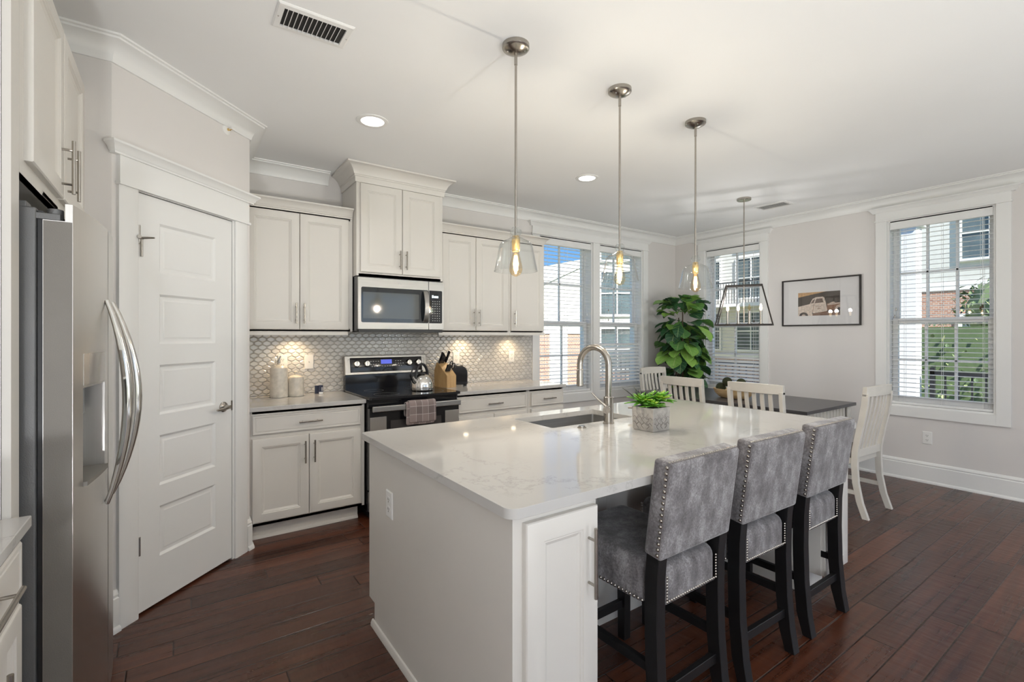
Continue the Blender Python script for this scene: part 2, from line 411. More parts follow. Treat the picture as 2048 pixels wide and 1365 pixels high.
M['shingle'] = simple('roof_shingle', (0.16, 0.15, 0.15), 0.95, var=0.3, vscale=40)
M['extglass'] = simple('dark_window_glass', (0.10, 0.13, 0.14), 0.05, var=0.2, vscale=1.5)
M['grass'] = simple('lawn', (0.24, 0.27, 0.13), 1.0, var=0.4, vscale=20)
M['deck'] = simple('porch_concrete', (0.45, 0.43, 0.40), 0.85, var=0.1, vscale=8)
# ================================================================== SETTING
BACK, RIGHT, LEFT, FRONT, CEIL = 4.25, 5.79, -1.0, -4.2, 2.757
RY = 2.902                       # short return wall beside the fridge
PL = Vector((-0.246, 2.902)); PR = Vector((0.392, 3.540))   # ends of the angled pantry wall
def wall(name, u0, u1, z0, z1, holes, loc, rz, th=0.2, mat='wall', pts=None):
    mb = MB(); mb.plate(pts or [(u0,z0),(u1,z0),(u1,z1),(u0,z1)], [[(a,c),(b,c),(b,d),(a,d)] for a,b,c,d in holes], 0, th)
    bmesh.ops.transform(mb.bm, matrix=Matrix.Rotation(radians(90), 4, 'X') , verts=mb.bm.verts)   # u,z upright, thickness to -y
    bmesh.ops.transform(mb.bm, matrix=Matrix.Translation((0, th, 0)), verts=mb.bm.verts)
    o = struct(name, mb, M[mat], smooth=False); o.location = loc; o.rotation_euler = (0,0,radians(rz)); return o
mb = MB(); mb.box(LEFT-.2, RIGHT+.2, FRONT-.2, BACK+.2, -0.2, 0); struct('floor', mb, M['floor'], smooth=False)
mb = MB(); mb.box(LEFT-.2, RIGHT+.2, FRONT-.2, BACK+.2, CEIL, CEIL+.25); struct('ceiling', mb, M['ceiling'], smooth=False)
WZ0, WZ1 = 0.70, 2.52
wall('wall_back', LEFT-.2, RIGHT+.2, 0, CEIL, [(3.335,4.17,WZ0,WZ1),(4.28,5.09,WZ0,WZ1)], (0,BACK,0), 0)
wall('wall_right', 0, BACK-FRONT+.2, 0, CEIL, [(BACK-3.784,BACK-3.034,WZ0,WZ1),(BACK-1.775,BACK-1.0,WZ0,WZ1),(BACK+1.0,BACK+3.6,WZ0,WZ1)], (RIGHT,BACK,0), -90)
wall('wall_front', LEFT-.2, RIGHT+.2, 0, CEIL, [(0.85-.1,3.65-1.0,0.45,2.5),(3.2,5.2,0.1,2.5)], (0,FRONT,0), 0); bpy.data.objects['wall_front'].location.y = FRONT-.2
wall('wall_left', FRONT, BACK, 0, CEIL, [(-3.05,-1.15,0.65,2.45)], (LEFT,0,0), 90)
wall('wall_return', LEFT, PL.x, 0, CEIL, [], (0,RY,0), 0, th=0.1)
DL = (PR-PL).length
wall('wall_pantry', 0, DL, 0, CEIL, [], (PL.x,PL.y,0), 45, th=0.12,
     pts=[(0,0),(0.115,0),(0.115,2.11),(0.762,2.11),(0.762,0),(DL,0),(DL,CEIL),(0,CEIL)])
wall('wall_pantry_side', PR.y, BACK, 0, CEIL, [], (PR.x-.0,0,0), 90, th=0.1)
wall('wall_fridge_stub', LEFT, -0.371, 0, CEIL, [], (0,1.775,0), 0, th=0.075)

# crown moulding: a cove, in the runs the cabinets leave open
CR = [(0.0,CEIL-.098),(0.010,CEIL-.098),(0.014,CEIL-.086),(0.020,CEIL-.070),(0.032,CEIL-.050),(0.050,CEIL-.033),(0.070,CEIL-.022),(0.084,CEIL-.018),(0.086,CEIL-.010),(0.098,CEIL-.008),(0.100,CEIL),(0.0,CEIL)]
mb = MB(); mb.mould([(LEFT,RY),(PL.x,PL.y),(PR.x,PR.y),(PR.x,BACK),(1.06,BACK)], CR, side=-1); struct('trim_1', mb, M['trim'])
mb = MB(); mb.mould([(2.04,BACK),(RIGHT,BACK),(RIGHT,FRONT)], CR, side=-1); struct('trim_2', mb, M['trim'])
BB = [(0,0),(0.028,0),(0.028,0.012),(0.024,0.02),(0.016,0.026),(0.016,0.155),(0.011,0.160),(0.011,0.166),(0.014,0.172),(0.009,0.188),(0.004,0.194),(0,0.195)]
mb = MB(); mb.mould([(RIGHT,BACK),(RIGHT,FRONT)], BB, side=-1); struct('baseboard_right', mb, M['trim'])
mb = MB(); mb.mould([(3.14,BACK),(RIGHT,BACK)], BB, side=-1); struct('baseboard_back', mb, M['trim'])
q = (PR-PL).normalized()
mb = MB(); mb.mould([(LEFT+.72,RY),(PL.x,PL.y),(PL.x+q.x*0.024,PL.y+q.y*0.024)], BB, side=-1); struct('baseboard_return', mb, M['trim'])
mb = MB(); a = PL+q*(0.868); mb.mould([(a.x,a.y),(PR.x,PR.y),(PR.x,PR.y+0.065)], BB, side=-1); struct('baseboard_pantry', mb, M['trim'])

# pantry door in its frame (local x runs along the angled wall, front is -y)
d1 = setting('door_1', (PL.x, PL.y, 0), 45)
mb = MB()
prof = [(0.0,0.0),(0.0,-0.016),(0.010,-0.020),(0.090,-0.020),(0.098,-0.016),(0.100,0.0)]
mb.prism([(0.022+x*1.0,y) for x,y in prof], 0, 2.10, 'z'); mb.prism([(0.762+x*1.05,y) for x,y in prof], 0, 2.10, 'z')
mb.box(0.016,0.880,-0.030,0,2.098,2.112)
mb.box(0.022,0.872,-0.022,0,2.112,2.240)
cp = [(0,2.236),(0.030,2.236),(0.030,2.245),(0.036,2.250),(0.040,2.262),(0.052,2.276),(0.058,2.280),(0.058,2.290),(0,2.290)]
mb.mould([(0.020,0),(0.020,-.001),(0.874,-.001),(0.874,0)], cp, side=-1)
mb.obj('casing', M['trim'], d1)
mb = MB(); mb.box(0.115,0.128,-0.004,0.12,0,2.11); mb.box(0.749,0.762,-0.004,0.12,0,2.11); mb.box(0.128,0.749,-0.004,0.12,2.096,2.11)
mb.box(0.737,0.749,0.035,0.06,0,2.096); mb.obj('jamb', M['trim'], d1)
mb = MB(); X0, X1, Z0, Z1 = 0.131, 0.744, 0.014, 2.090
px0, px1 = 0.247, 0.617; zs = [0.248+0.3645*k for k in range(5)]; PH = 0.258
yf = -0.002
mb.box(X0,X1,0.010,0.033,Z0,Z1)
mb.box(X0,px0,yf,0.010,Z0,Z1); mb.box(px1,X1,yf,0.010,Z0,Z1)
edges = [Z0]+[z for k in range(5) for z in (zs[k],zs[k]+PH)]+[Z1]
for k in range(0,len(edges),2): mb.box(px0,px1,yf,0.010,edges[k],edges[k+1])
for z in zs: mb.rects(px0,px1,z,z+PH,[(0,yf),(0.012,0.0075),(0.018,0.0085),(0.030,0.006),(0.034,0.004)],back=False)
dr = mb.obj('door_leaf', M['trim'], d1, ang=25)
for z in (0.30,1.03,1.84):
    mb = MB(); mb.cyl((0.1295,-0.008,z),(0.1295,-0.008,z+0.09),0.006,10); mb.box(0.118,0.141,-0.0045,-0.001,z,z+0.09); mb.obj('hinge', M['nickel'], d1)
mb = MB(); mb.lathe([(0.0,0),(0.031,0),(0.031,0.006),(0.026,0.012),(0.014,0.016),(0.011,0.05),(0.0,0.052)],20,(0.676,yf,0.955),Matrix.Rotation(radians(90),3,'X'))
mb.tube([(0.676,yf-0.045,0.955),(0.660,yf-0.050,0.955),(0.620,yf-0.052,0.951),(0.575,yf-0.050,0.949)],[0.010,0.011,0.009,0.006],10); mb.obj('lever_handle', M['nickel'], d1)
mb = MB(); mb.box(0.738,0.7475,-0.006,0.002,0.925,0.985); mb.obj('strike_plate', M['nickel'], d1)
mb = MB(); mb.cyl((0.1295,-0.010,1.848),(0.1295,-0.010,1.87),0.008,10)
mb.tube([(0.1295,-0.014,1.866),(0.142,-0.045,1.868),(0.150,-0.075,1.868)],[0.007,0.006,0.004],8); mb.tube([(0.1295,-0.010,1.868),(0.112,-0.030,1.870)],[0.006,0.009],8)
mb.cyl((0.134,-0.018,1.864),(0.134,-0.018,1.775),0.006,8); mb.obj('hinge_pin_stop', M['nickel'], d1)

# ---- windows ------------------------------------------------------
def window(n, w, cols, loc, rz, casing=True):
    r = setting('window_%d' % n, loc, rz); H0, H1 = WZ0, WZ1; zm = 1.53
    mb = MB(); t = 0.018
    for a in ((0,t,0.0,0.2,H0,H1),(w-t,w,0.0,0.2,H0,H1),(t,w-t,0.0,0.2,H0,H0+t),(t,w-t,0.0,0.2,H1-t,H1)): mb.box(*a)
    mb.box(t,t+.02,0.105,0.115,H0+t,H1-t); mb.box(w-t-.02,w-t,0.105,0.115,H0+t,H1-t)
    mb.obj('window_frame', M['trim'], r, smooth=False)
    for nm, y0, z0, z1, bot, top in (('lower_sash',0.075,H0+t,zm+.028,0.075,0.05),('upper_sash',0.118,zm-.028,H1-t,0.05,0.05)):
        y1 = y0+.036; mb = MB(); s = 0.046; x0, x1 = t+.002, w-t-.002
        mb.box(x0,x0+s,y0,y1,z0,z1); mb.box(x1-s,x1,y0,y1,z0,z1); mb.box(x0+s,x1-s,y0,y1,z0,z0+bot); mb.box(x0+s,x1-s,y0,y1,z1-top,z1)
        iw = x1-x0-2*s
        for k in range(1,cols):
            xm = x0+s+iw*k/cols; mb.box(xm-.011,xm+.011,y0+.006,y1-.006,z0+bot,z1-top)
        zz = (z0+bot+z1-top)/2; mb.box(x0+s,x1-s,y0+.006,y1-.006,zz-.011,zz+.011)
        so = mb.obj(nm, M['trim'], r, bev=0.003, seg=1)
        mb = MB(); mb.box(x0+s-.004,x1-s+.004,y0+.016,y0+.020,z0+bot-.004,z1-top+.004); mb.obj('pane', M['glass'], so, smooth=False)
    if casing:
        mb = MB(); c = 0.092
        mb.box(-c,0,-0.02,0,H0-c,H1); mb.box(w,w+c,-0.02,0,H0-c,H1); mb.box(0,w,-0.02,0,H0-c,H0)
        head(mb, -c, w+c); mb.obj('casing', M['trim'], r, bev=0.002, seg=1)
    return r
def head(mb, x0, x1):
    mb.box(x0-.008,x1+.008,-0.030,0,WZ1,WZ1+.013); mb.box(x0,x1,-0.022,0,WZ1+.013,WZ1+.092)
    hp = [(0,2.608),(0.026,2.608),(0.026,2.614),(0.034,2.622),(0.040,2.634),(0.052,2.645),(0.056,2.648),(0.056,2.656),(0,2.656)]
    mb.mould([(x0,0),(x0,-.001),(x1,-.001),(x1,0)], hp, side=-1)
window(1, 0.835, 2, (3.335,BACK,0), 0, False); window(2, 0.81, 2, (4.28,BACK,0), 0, False)
window(3, 0.75, 2, (RIGHT,3.784,0), -90); window(4, 0.775, 3, (RIGHT,1.775,0), -90)
mb = MB(); c = 0.098
for a, b in ((3.237,3.335),(4.17,4.28),(5.09,5.185)): mb.box(a,b,BACK-.02,BACK,WZ0,WZ1)
mb.box(3.237,5.185,BACK-.02,BACK,WZ0-c,WZ0)
bmesh.ops.transform(mb.bm, matrix=Matrix.Translation((0,-BACK,0)), verts=mb.bm.verts); head(mb, 3.237, 5.185)
bmesh.ops.transform(mb.bm, matrix=Matrix.Translation((0,BACK,0)), verts=mb.bm.verts); struct('trim_3', mb, M['trim'], bev=0.002, seg=1)
# unseen windows behind the camera, most of them added to let in light
def plain_window(n, w, z0, z1, cols, loc, rz):
    r = setting('window_%d' % n, loc, rz); mb = MB(); s = 0.05
    mb.box(0,s,0.05,0.1,z0,z1); mb.box(w-s,w,0.05,0.1,z0,z1); mb.box(s,w-s,0.05,0.1,z0,z0+s); mb.box(s,w-s,0.05,0.1,z1-s,z1)
    for k in range(1,cols): mb.box(w*k/cols-.03,w*k/cols+.03,0.05,0.1,z0+s,z1-s)
    mb.obj('window_frame', M['trim'], r, smooth=False)
    mb = MB(); mb.box(s,w-s,0.07,0.074,z0+s,z1-s); mb.obj('pane', M['glass'], r, smooth=False)
plain_window(5, 1.9, 0.45, 2.5, 2, (2.65,FRONT,0), 180); plain_window(6, 2.0, 0.1, 2.5, 2, (5.2,FRONT,0), 180)
plain_window(8, 1.9, 0.65, 2.45, 2, (LEFT,-3.05,0), 90)  # invented window, added for light from the left
plain_window(7, 2.6, WZ0, WZ1, 3, (RIGHT,-1.0,0), -90)

# ---- blinds -------------------------------------------------------
def blind(w, loc, rz, label, tiltf, tassels):
    r = thing('window_blind', label, 'blind', loc, rz, 'white slatted window blinds')
    top = WZ1-0.004; x0, x1 = 0.022, w-0.022
    mb = MB(); mb.rects(x0-.002,x1+.002,top-.086,top,[(0,0.012),(0,0.004),(0.004,0.0)],back=True); mb.obj('valance', M['blind'], r)
    mb = MB(); mb.box(x0,x1,0.016,0.062,top-.05,top-.004); mb.obj('headrail', M['blind'], r)
    zb = WZ0+.024; mb = MB(); z = top-.108
    while z > zb+.035:
        a = tiltf(z); ca, sa = cos(a), sin(a); cy = 0.040
        P = [(-.025,-.0004),(0,.0026),(.025,-.0004),(.025,-.0026),(0,.0004),(-.025,-.0026)]
        mb.prism([(cy+p*ca-q_*sa, z+p*sa+q_*ca) for p, q_ in P], x0, x1, 'x'); z -= 0.0435
    mb.obj('slats', M['blind'], r, smooth=False)
    mb = MB(); mb.box(x0,x1,0.016,0.064,zb-.004,zb+.018); mb.obj('bottom_rail', M['blind'], r, bev=0.003)
    mb = MB()
    for f in (0.14,0.5,0.86) if w > 0.76 else (0.16,0.84):
        for y in (0.0135,0.0665): mb.box(x0+f*w-.0012,x0+f*w+.0012,y-.0008,y+.0008,zb,top-.06)
    mb.obj('ladder_cord', M['blind'], r, smooth=False)
    for f, zt, mt in tassels:
        mb = MB(); mb.cyl((f*w,0.008,zt),(f*w,0.008,top-.09),0.0012,5); cdo = mb.obj('pull_cord', M['blind'], r)
        mb = MB(); mb.lathe([(0.0,0),(0.007,0.0),(0.0075,0.012),(0.003,0.03),(0,0.032)],10,(f*w,0.008,zt-.03)); mb.obj('tassel', M[mt], cdo)
flat = lambda z: radians(3)
def lowtilt(zc, deg): return lambda z: radians(3) if z > zc else radians(deg)
blind(0.835, (3.335,BACK,0), 0, 'white slatted blind in the left back window, partly behind the wall cabinets', flat, [(0.90,1.66,'blind')])
blind(0.81, (4.28,BACK,0), 0, 'white slatted blind in the back window nearest the room corner, behind the faucet', lowtilt(1.28,38), [(0.93,1.62,'blind'),(0.22,1.72,'nickel'),(0.22,1.60,'nickel')])
blind(0.75, (RIGHT,3.784,0), -90, 'white slatted blind behind the lantern chandelier, lowest slats tilted', lowtilt(1.12,34), [(0.07,1.66,'nickel'),(0.09,1.52,'nickel'),(0.88,1.58,'bark')])
blind(0.775, (RIGHT,1.775,0), -90, 'white slatted blind in the wide window to the right of the truck picture', flat, [(0.09,1.66,'nickel'),(0.075,1.59,'nickel'),(0.885,1.66,'bark'),(0.868,1.645,'bark')])

# backsplash of glazed elongated hexagon tiles
mb = MB()
def tiles(x0, x1, z0, z1):
    px, pz, hs, ap, g = 0.061, 0.032, 0.0085, 0.0235, 0.0016
    r_ = 0; z = z0-0.004
    while z < z1+.03:
        x = x0-0.02+(px/2 if r_ % 2 else 0)
        while x < x1+.04:
            def ring(k, y):
                hw = px/2-g-k; out = []
                for a, b in ((-hw,-hs+k*.2),(0,-ap+g+k*.75),(hw,-hs+k*.2),(hw,hs-k*.2),(0,ap-g-k*.75),(-hw,hs-k*.2)):
                    out.append((min(max(x+a,x0),x1), y, min(max(z+b,z0),z1)))
                return out
            A, B, Cc = ring(0,-.004), ring(0.001,-.0075), ring(0.0085,-.0105)
            if max(p[0] for p in A)-min(p[0] for p in A) > .006 and max(p[2] for p in A)-min(p[2] for p in A) > .004:
                rr = [[mb.bm.verts.new(p) for p in R] for R in (A,B,Cc)]
                for a, b in zip(rr, rr[1:]):
                    for i in range(6): mb.face([a[i],a[(i+1)%6],b[(i+1)%6],b[i]])
                mb.face(rr[2])
            x += px
        z += pz; r_ += 1
tiles(0.396, 3.235, 0.912, 1.44)
bs = mb.obj('backsplash', M['tile'], None, smooth=False); bs['kind'] = 'structure'; bs.location = (0,BACK,0)
mb = MB(); mb.box(0.396,3.235,-0.005,0,0.912,1.44); mb.obj('grout', M['grout'], bs, smooth=False)

# ---- outside ------------------------------------------------------
mb = MB(); mb.box(-60,80,-60,80,-1.0,-0.75); o = struct('ground', mb, M['grass'], smooth=False)
mb = MB(); mb.box(2.6,8.3,BACK+.22,6.6,-.74,-.06); mb.box(RIGHT+.22,8.3,-1.5,BACK+.22,-.74,-.06); struct('porch_floor', mb, M['deck'], smooth=False)
def column(x, y, label):
    r = thing('porch_column', label, 'column', (x,y,-.06), 0)
    mb = MB(); mb.box(-.11,.11,-.11,.11,0.2,2.9); mb.obj('shaft', M['extwhite'], r, bev=.006)
    mb = MB(); mb.box(-.14,.14,-.14,.14,0,0.2); mb.obj('base', M['extwhite'], r, bev=.01)
    mb = MB(); mb.box(-.15,.15,-.15,.15,2.9,3.02); mb.obj('capital', M['extwhite'], r, bev=.01)
column(8.12, 2.25, 'white square porch column at the left of the wide right window view')
def railing(x0, y0, x1, y1, label):
    L_ = sqrt((x1-x0)**2+(y1-y0)**2); a = math.degrees(atan2(y1-y0, x1-x0))
    r = thing('porch_railing', label, 'railing', (x0,y0,-.06), a, 'black porch railings')
    mb = MB(); mb.box(0,L_,-.025,.025,.93,.98); mb.obj('top_rail', M['blackplastic'], r)
    mb = MB(); mb.box(0,L_,-.018,.018,.08,.115); mb.obj('bottom_rail', M['blackplastic'], r)
    n = max(2, int(L_/0.125))
    for k in range(n+1):
        if k == 0:
            mb = MB(); mb.box(-.009,.009,-.009,.009,.115,.93); b = mb.obj('baluster', M['blackplastic'], r, smooth=False); b.location.x = 0.02
        else:
            c_ = b.copy(); COL.objects.link(c_); c_.parent = r; c_.location.x = 0.02+(L_-.04)*k/n
    for x in (0.02, L_-.02):
        mb = MB(); mb.box(x-.025,x+.025,-.025,.025,0,1.03); mb.obj('post', M['blackplastic'], r)
railing(8.12, 2.02, 8.12, -1.2, 'black metal porch railing outside the wide right window')
railing(6.2, 6.45, 8.0, 6.45, 'black metal porch railing outside the corner back window')
railing(8.12, 6.3, 8.12, 2.34, 'black metal porch railing outside the window behind the chandelier')
def house(label, loc, rz, w, dpt, hbrick, h, wins, gable=1.2, shed=False, balcony=None):
    r = thing('neighbor_house', label, 'house', loc, rz, 'neighboring houses')
    mb = MB(); mb.box(0,w,0,dpt,0,hbrick); mb.obj('brick_storey', M['brick'], r, smooth=False)
    mb = MB(); mb.box(0.02,w-.02,0.02,dpt,hbrick,h)
    mb.obj('siding_storey', M['siding'], r, smooth=False)
    mb = MB(); mb.box(-.02,w+.02,-.03,.04,hbrick-.1,hbrick+.12); mb.obj('band_board', M['extwhite'], r, smooth=False)
    if shed:
        mb = MB(); mb.prism([(.02,h),(w-.02,h),(w-.02,h+gable)], .03, dpt-.05, 'y'); mb.obj('gable_wall', M['siding'], r, smooth=False)
        mb = MB(); mb.box(1.45,2.25,-.06,.02,0,hbrick); mb.obj('pilaster', M['extwhite'], r, smooth=False)
        mb = MB(); mb.prism([(-.3,h-.12),(-.3,h+.02),(w,h+gable+.15),(w,h+gable+.02)], -.01, dpt+.1, 'y'); mb.obj('roof', M['extwhite'], r, smooth=False)
    else:
        mb = MB(); mb.prism([(-.4,h),(w+.4,h),(w/2,h+gable)], -.35, dpt+.3, 'y'); mb.obj('roof', M['shingle'], r, smooth=False)
    for x, z, ww, hh in wins:
        mb = MB(); s = .09; y = -.07
        for a in ((x-s,x,z-s,z+hh+s),(x+ww,x+ww+s,z-s,z+hh+s),(x,x+ww,z-s,z),(x,x+ww,z+hh,z+hh+s),(x+ww/2-.025,x+ww/2+.025,z,z+hh),(x,x+ww/2-.025,z+hh/2-.03,z+hh/2+.03),(x+ww/2+.025,x+ww,z+hh/2-.03,z+hh/2+.03)): mb.box(a[0],a[1],y,0.03,a[2],a[3])
        f = mb.obj('window', M['extwhite'], r, smooth=False)
        mb = MB(); mb.box(x,x+ww,-.03,-.01,z,z+hh); mb.obj('pane', M['extglass'], f, smooth=False)
    if balcony:
        x, z, ww = balcony; mb = MB(); mb.box(x,x+ww,-1.1,0,z-.15,z); mb.obj('balcony_slab', M['extwhite'], r, smooth=False)
        mb = MB(); mb.box(x,x+ww,-1.1,-1.05,z+.9,z+.96); k = 0
        while x+.06+k*.13 < x+ww: mb.box(x+.05+k*.13,x+.07+k*.13,-1.085,-1.065,z,z+.9); k += 1
        mb.obj('balcony_railing', M['blackplastic'], r, smooth=False)
    return r
house('low white house with sloping roof and brick base seen through the left back window', (9.4,13.2,-.75), 0, 3.8, 7, 2.3, 3.42, [], 1.6, shed=True)
house('two-storey white house with tall windows seen through the corner back window', (13.8,14.2,-.75), -43, 3.9, 6, 2.3, 7.2, [(.45,.8,1.25,1.6),(.45,3.0,1.25,1.7),(.45,5.2,1.25,1.4),(2.3,.8,1.2,1.6),(2.3,3.0,1.2,1.7)], 1.4)
house('tall white house with a balcony seen behind the chandelier', (21.6,15.6,-.75), -90, 6.6, 6, 1.2, 8.0, [(1.0,1.5,1.3,1.7),(3.2,1.5,1.3,1.7),(1.0,3.9,1.3,1.8),(3.2,3.9,1.3,1.8),(1.0,6.2,1.3,1.3),(3.2,6.2,1.3,1.3)], 1.6, balcony=(0.6,3.6,4.4))
house('white house with red brick base across the lane, seen through the wide right window', (19.0,8.2,-.75), -90, 12.0, 8, 3.6, 7.0, [(1.4,1.1,1.2,1.6),(4.2,1.1,1.2,1.6),(1.4,4.4,1.2,1.5),(4.2,4.4,1.2,1.5),(7.4,4.4,1.2,1.5)], 2.0)
def leaf_cloud(mb, c, rx, ry, rz_, n, size, boxy=False):
    for _ in range(n):
        if boxy:
            p = Vector((random.uniform(-1,1),random.uniform(-1,1),random.uniform(-1,1))); k = max(range(3), key=lambda i: abs(p[i])); p[k] = 1 if p[k] > 0 else -1
        else:
            p = Vector((random.gauss(0,1),random.gauss(0,1),random.gauss(0,1))).normalized()*random.uniform(0.75,1.05)
        p = Vector(c)+Vector((p.x*rx,p.y*ry,p.z*rz_))
        R = Matrix.Rotation(random.uniform(0,6.28),3,'Z') @ Matrix.Rotation(random.uniform(-1.2,1.2),3,'X'); s = size*random.uniform(.6,1.3)
        vs = [mb.bm.verts.new(p+R@Vector(q_)*s) for q_ in ((0,-1,0),(.5,0,.12),(0,1,0),(-.5,0,.12))]; mb.face(vs)
def shrub(x, y, w, dpt, h, label, boxy=True, n=1500, sz=.05):
    r = thing('hedge' if boxy else 'shrub', label, 'hedge' if boxy else 'shrub', (x,y,-.75), 0, 'hedges outside the windows')
    mb = MB(); mb.ball((0,0,h*.5),.5,14,8,(w*.9,dpt*.9,h*.96)) if not boxy else mb.box(-w*.47,w*.47,-dpt*.46,dpt*.46,0.05,h*.97)
    leaf_cloud(mb,(0,0,h*.5),w*.5,dpt*.5,h*.5,n,sz,boxy); mb.obj('foliage', M['hedge'], r, smooth=False)
    mb = MB(); mb.cyl((0,0,0),(0,0,h*.5),.05,8); mb.obj('stem', M['bark'], r)
shrub(10.9,1.4,1.4,3.4,2.35,'clipped green hedge beyond the railing in the wide right window')
shrub(7.6,7.7,1.8,1.0,1.15,'low green shrub by the railing in the corner back window',False,1100)
shrub(10.2,5.2,1.2,2.6,1.0,'low hedge behind the railing below the tall house with the balcony')
shrub(9.35,-.7,1.2,1.3,1.5,'rounded shrub close behind the railing at the right edge of the wide window',False,1100)
def tree(x, y, h, cr, label):
    r = thing('tree', label, 'tree', (x,y,-.75), 0, 'trees outside')
    mb = MB(); mb.tube([(0,0,0),(.05,0,h*.4),(0,.05,h*.75)],[.14,.11,.05],8); mb.obj('trunk', M['bark'], r)
    mb = MB()
    for _ in range(9):
        c = (random.uniform(-1,1)*cr*.6,random.uniform(-1,1)*cr*.6,h*.62+random.uniform(-1,1)*h*.25)
        mb.ball(c,cr*.36,10,7); leaf_cloud(mb,c,cr*.46,cr*.46,cr*.46,420,.085)
    mb.obj('crown', M['hedge'], r, smooth=False)
tree(14.6,1.0,5.0,1.9,'leafy green tree at the right of the wide right window view')
tree(15.0,-3.4,6.0,2.0,'leafy green tree far right beyond the shrubs')
# ================================================================== CABINETS
def pull(parent, x, z, L_, vert, yf, name='handle'):
    mb = MB(); off = 0.032
    if vert:
        mb.cyl((x,yf-off,z-L_/2),(x,yf-off,z+L_/2),0.006,10)
        for s in (-.32,.32): mb.cyl((x,yf,z+s*L_),(x,yf-off,z+s*L_),0.0045,8)
    else:
        mb.cyl((x-L_/2,yf-off,z),(x+L_/2,yf-off,z),0.006,10)
        for s in (-.32,.32): mb.cyl((x+s*L_,yf,z),(x+s*L_,yf-off,z),0.0045,8)
    return mb.obj(name, M['nickel'], parent)
def cdoor(parent, x0, x1, z0, z1, h=None, y=0, t=0.021, fr=0.056, name='door', vert=True):
    mb = MB()
    mb.rects(x0,x1,z0,z1,[(0,y),(0,y-t+.005),(.003,y-t+.001),(.006,y-t),(fr,y-t),(fr+.003,y-t+.004),(fr+.008,y-t+.004),(fr+.011,y-t+.008),(fr+.017,y-t+.011),(fr+.020,y-t+.0125)])
    o = mb.obj(name, M['cab'], parent, ang=20)
    if h: pull(o, h[0], h[1], h[2], vert, y-t)
    return o
def cdrawer(parent, x0, x1, z0, z1, h=None, y=0, t=0.021):
    mb = MB(); mb.rects(x0,x1,z0,z1,[(0,y),(0,y-t+.004),(.004,y-t),(.0125,y-t),(.0145,y-t+.0035),(.019,y-t+.0035),(.022,y-t+.0015)])
    o = mb.obj('drawer', M['cab'], parent, ang=20)
    if h: pull(o, h[0], h[1], h[2], False, y-t)
    return o
def carcass(parent, w, d, h, z0=0.0, toe=None, bottom_recess=0):
    mb = MB(); t = 0.018
    z = z0+(toe or 0)
    mb.box(0,t,0,d,z,z0+h); mb.box(w-t,w,0,d,z,z0+h); mb.box(t,w-t,0,d,z+bottom_recess,z+bottom_recess+t); mb.box(t,w-t,0,d,z0+h-t,z0+h); mb.box(t,w-t,d-.006,d,z+t,z0+h-t)
    mb.box(t,w-t,0,0.019,z+(bottom_recess and 0),z0+h)
    return mb.obj('carcass', M['cab'], parent, smooth=False)
UP = [(0,0),(0.004,0),(0.004,0.010),(0.010,0.014),(0.010,0.020),(0.014,0.024),(0.018,0.036),(0.028,0.052),(0.044,0.064),(0.052,0.067),(0.052,0.078),(0,0.078)]
def crown(parent, path, prof, z, name='crown_moulding'):
    mb = MB(); mb.mould(path, [(o,z+q_) for o, q_ in prof], side=-1); return mb.obj(name, M['cab'], parent)

UY = 3.945                                       # wall-cabinet face; doors stand 21 mm proud
c = thing('wall_cabinet', 'two-door cream wall cabinet between the pantry door and the microwave', 'cabinet', (0.397,UY,1.42), 0, 'cream cabinets on the back wall')
w = 0.779; D = BACK-UY-.004
carcass(c, w, D, 0.91)
cdoor(c, 0.012,0.374,0.012,0.898,(0.347,0.135,0.155)); cdoor(c, 0.378,0.744,0.012,0.898,(0.405,0.135,0.155))
crown(c, [(0,0),(w-.002,0)], UP, 0.91)
mb = MB(); mb.prism([(-.012,-.030),(0.010,-.030),(0.010,0.0),(-.004,0.0),(-.010,-.012)], 0, w-.04, 'x'); mb.obj('light_rail', M['cab'], c)
t_ = thing('microwave_cabinet', 'taller two-door cream cabinet above the microwave with wide crown reaching the ceiling', 'cabinet', (1.179,3.852,1.868), 0, 'cream cabinets on the back wall')
carcass(t_, 0.76, BACK-3.852-.004, 0.875)
cdoor(t_, 0.028,0.378,0.03,0.742,(0.352,0.145,0.155)); cdoor(t_, 0.382,0.730,0.03,0.742,(0.408,0.145,0.155))
TP = [(0,0),(0.010,0),(0.012,0.006),(0.014,0.040),(0.020,0.046),(0.020,0.054),(0.026,0.058),(0.030,0.070),(0.040,0.090),(0.058,0.110),(0.078,0.122),(0.090,0.127),(0.092,0.139),(0,0.139)]
crown(t_, [(0,BACK-3.852-.004),(0,0),(0.76,0),(0.76,BACK-3.852-.004)], TP, 0.748)
c = thing('wall_cabinet', 'two-door cream wall cabinet right of the microwave', 'cabinet', (1.943,UY,1.42), 0, 'cream cabinets on the back wall')
carcass(c, 0.777, D, 0.91)
cdoor(c, 0.034,0.385,0.012,0.898,(0.360,0.135,0.155)); cdoor(c, 0.389,0.752,0.012,0.898,(0.416,0.135,0.155))
crown(c, [(0.002,0),(0.777,0)], UP, 0.91)
mb = MB(); mb.prism([(-.012,-.030),(0.010,-.030),(0.010,0.0),(-.004,0.0),(-.010,-.012)], 0.0, 0.777, 'x'); mb.obj('light_rail', M['cab'], c)
c = thing('wall_cabinet', 'narrow single-door cream wall cabinet overlapping the back window', 'cabinet', (2.722,UY,1.42), 0, 'cream cabinets on the back wall')
w = 0.440
carcass(c, w, BACK-UY-.034, 0.91)
cdoor(c, 0.016,0.432,0.012,0.898,(0.050,0.135,0.155))
crown(c, [(0.0,0),(w,0),(w,BACK-UY-.060)], UP, 0.91)
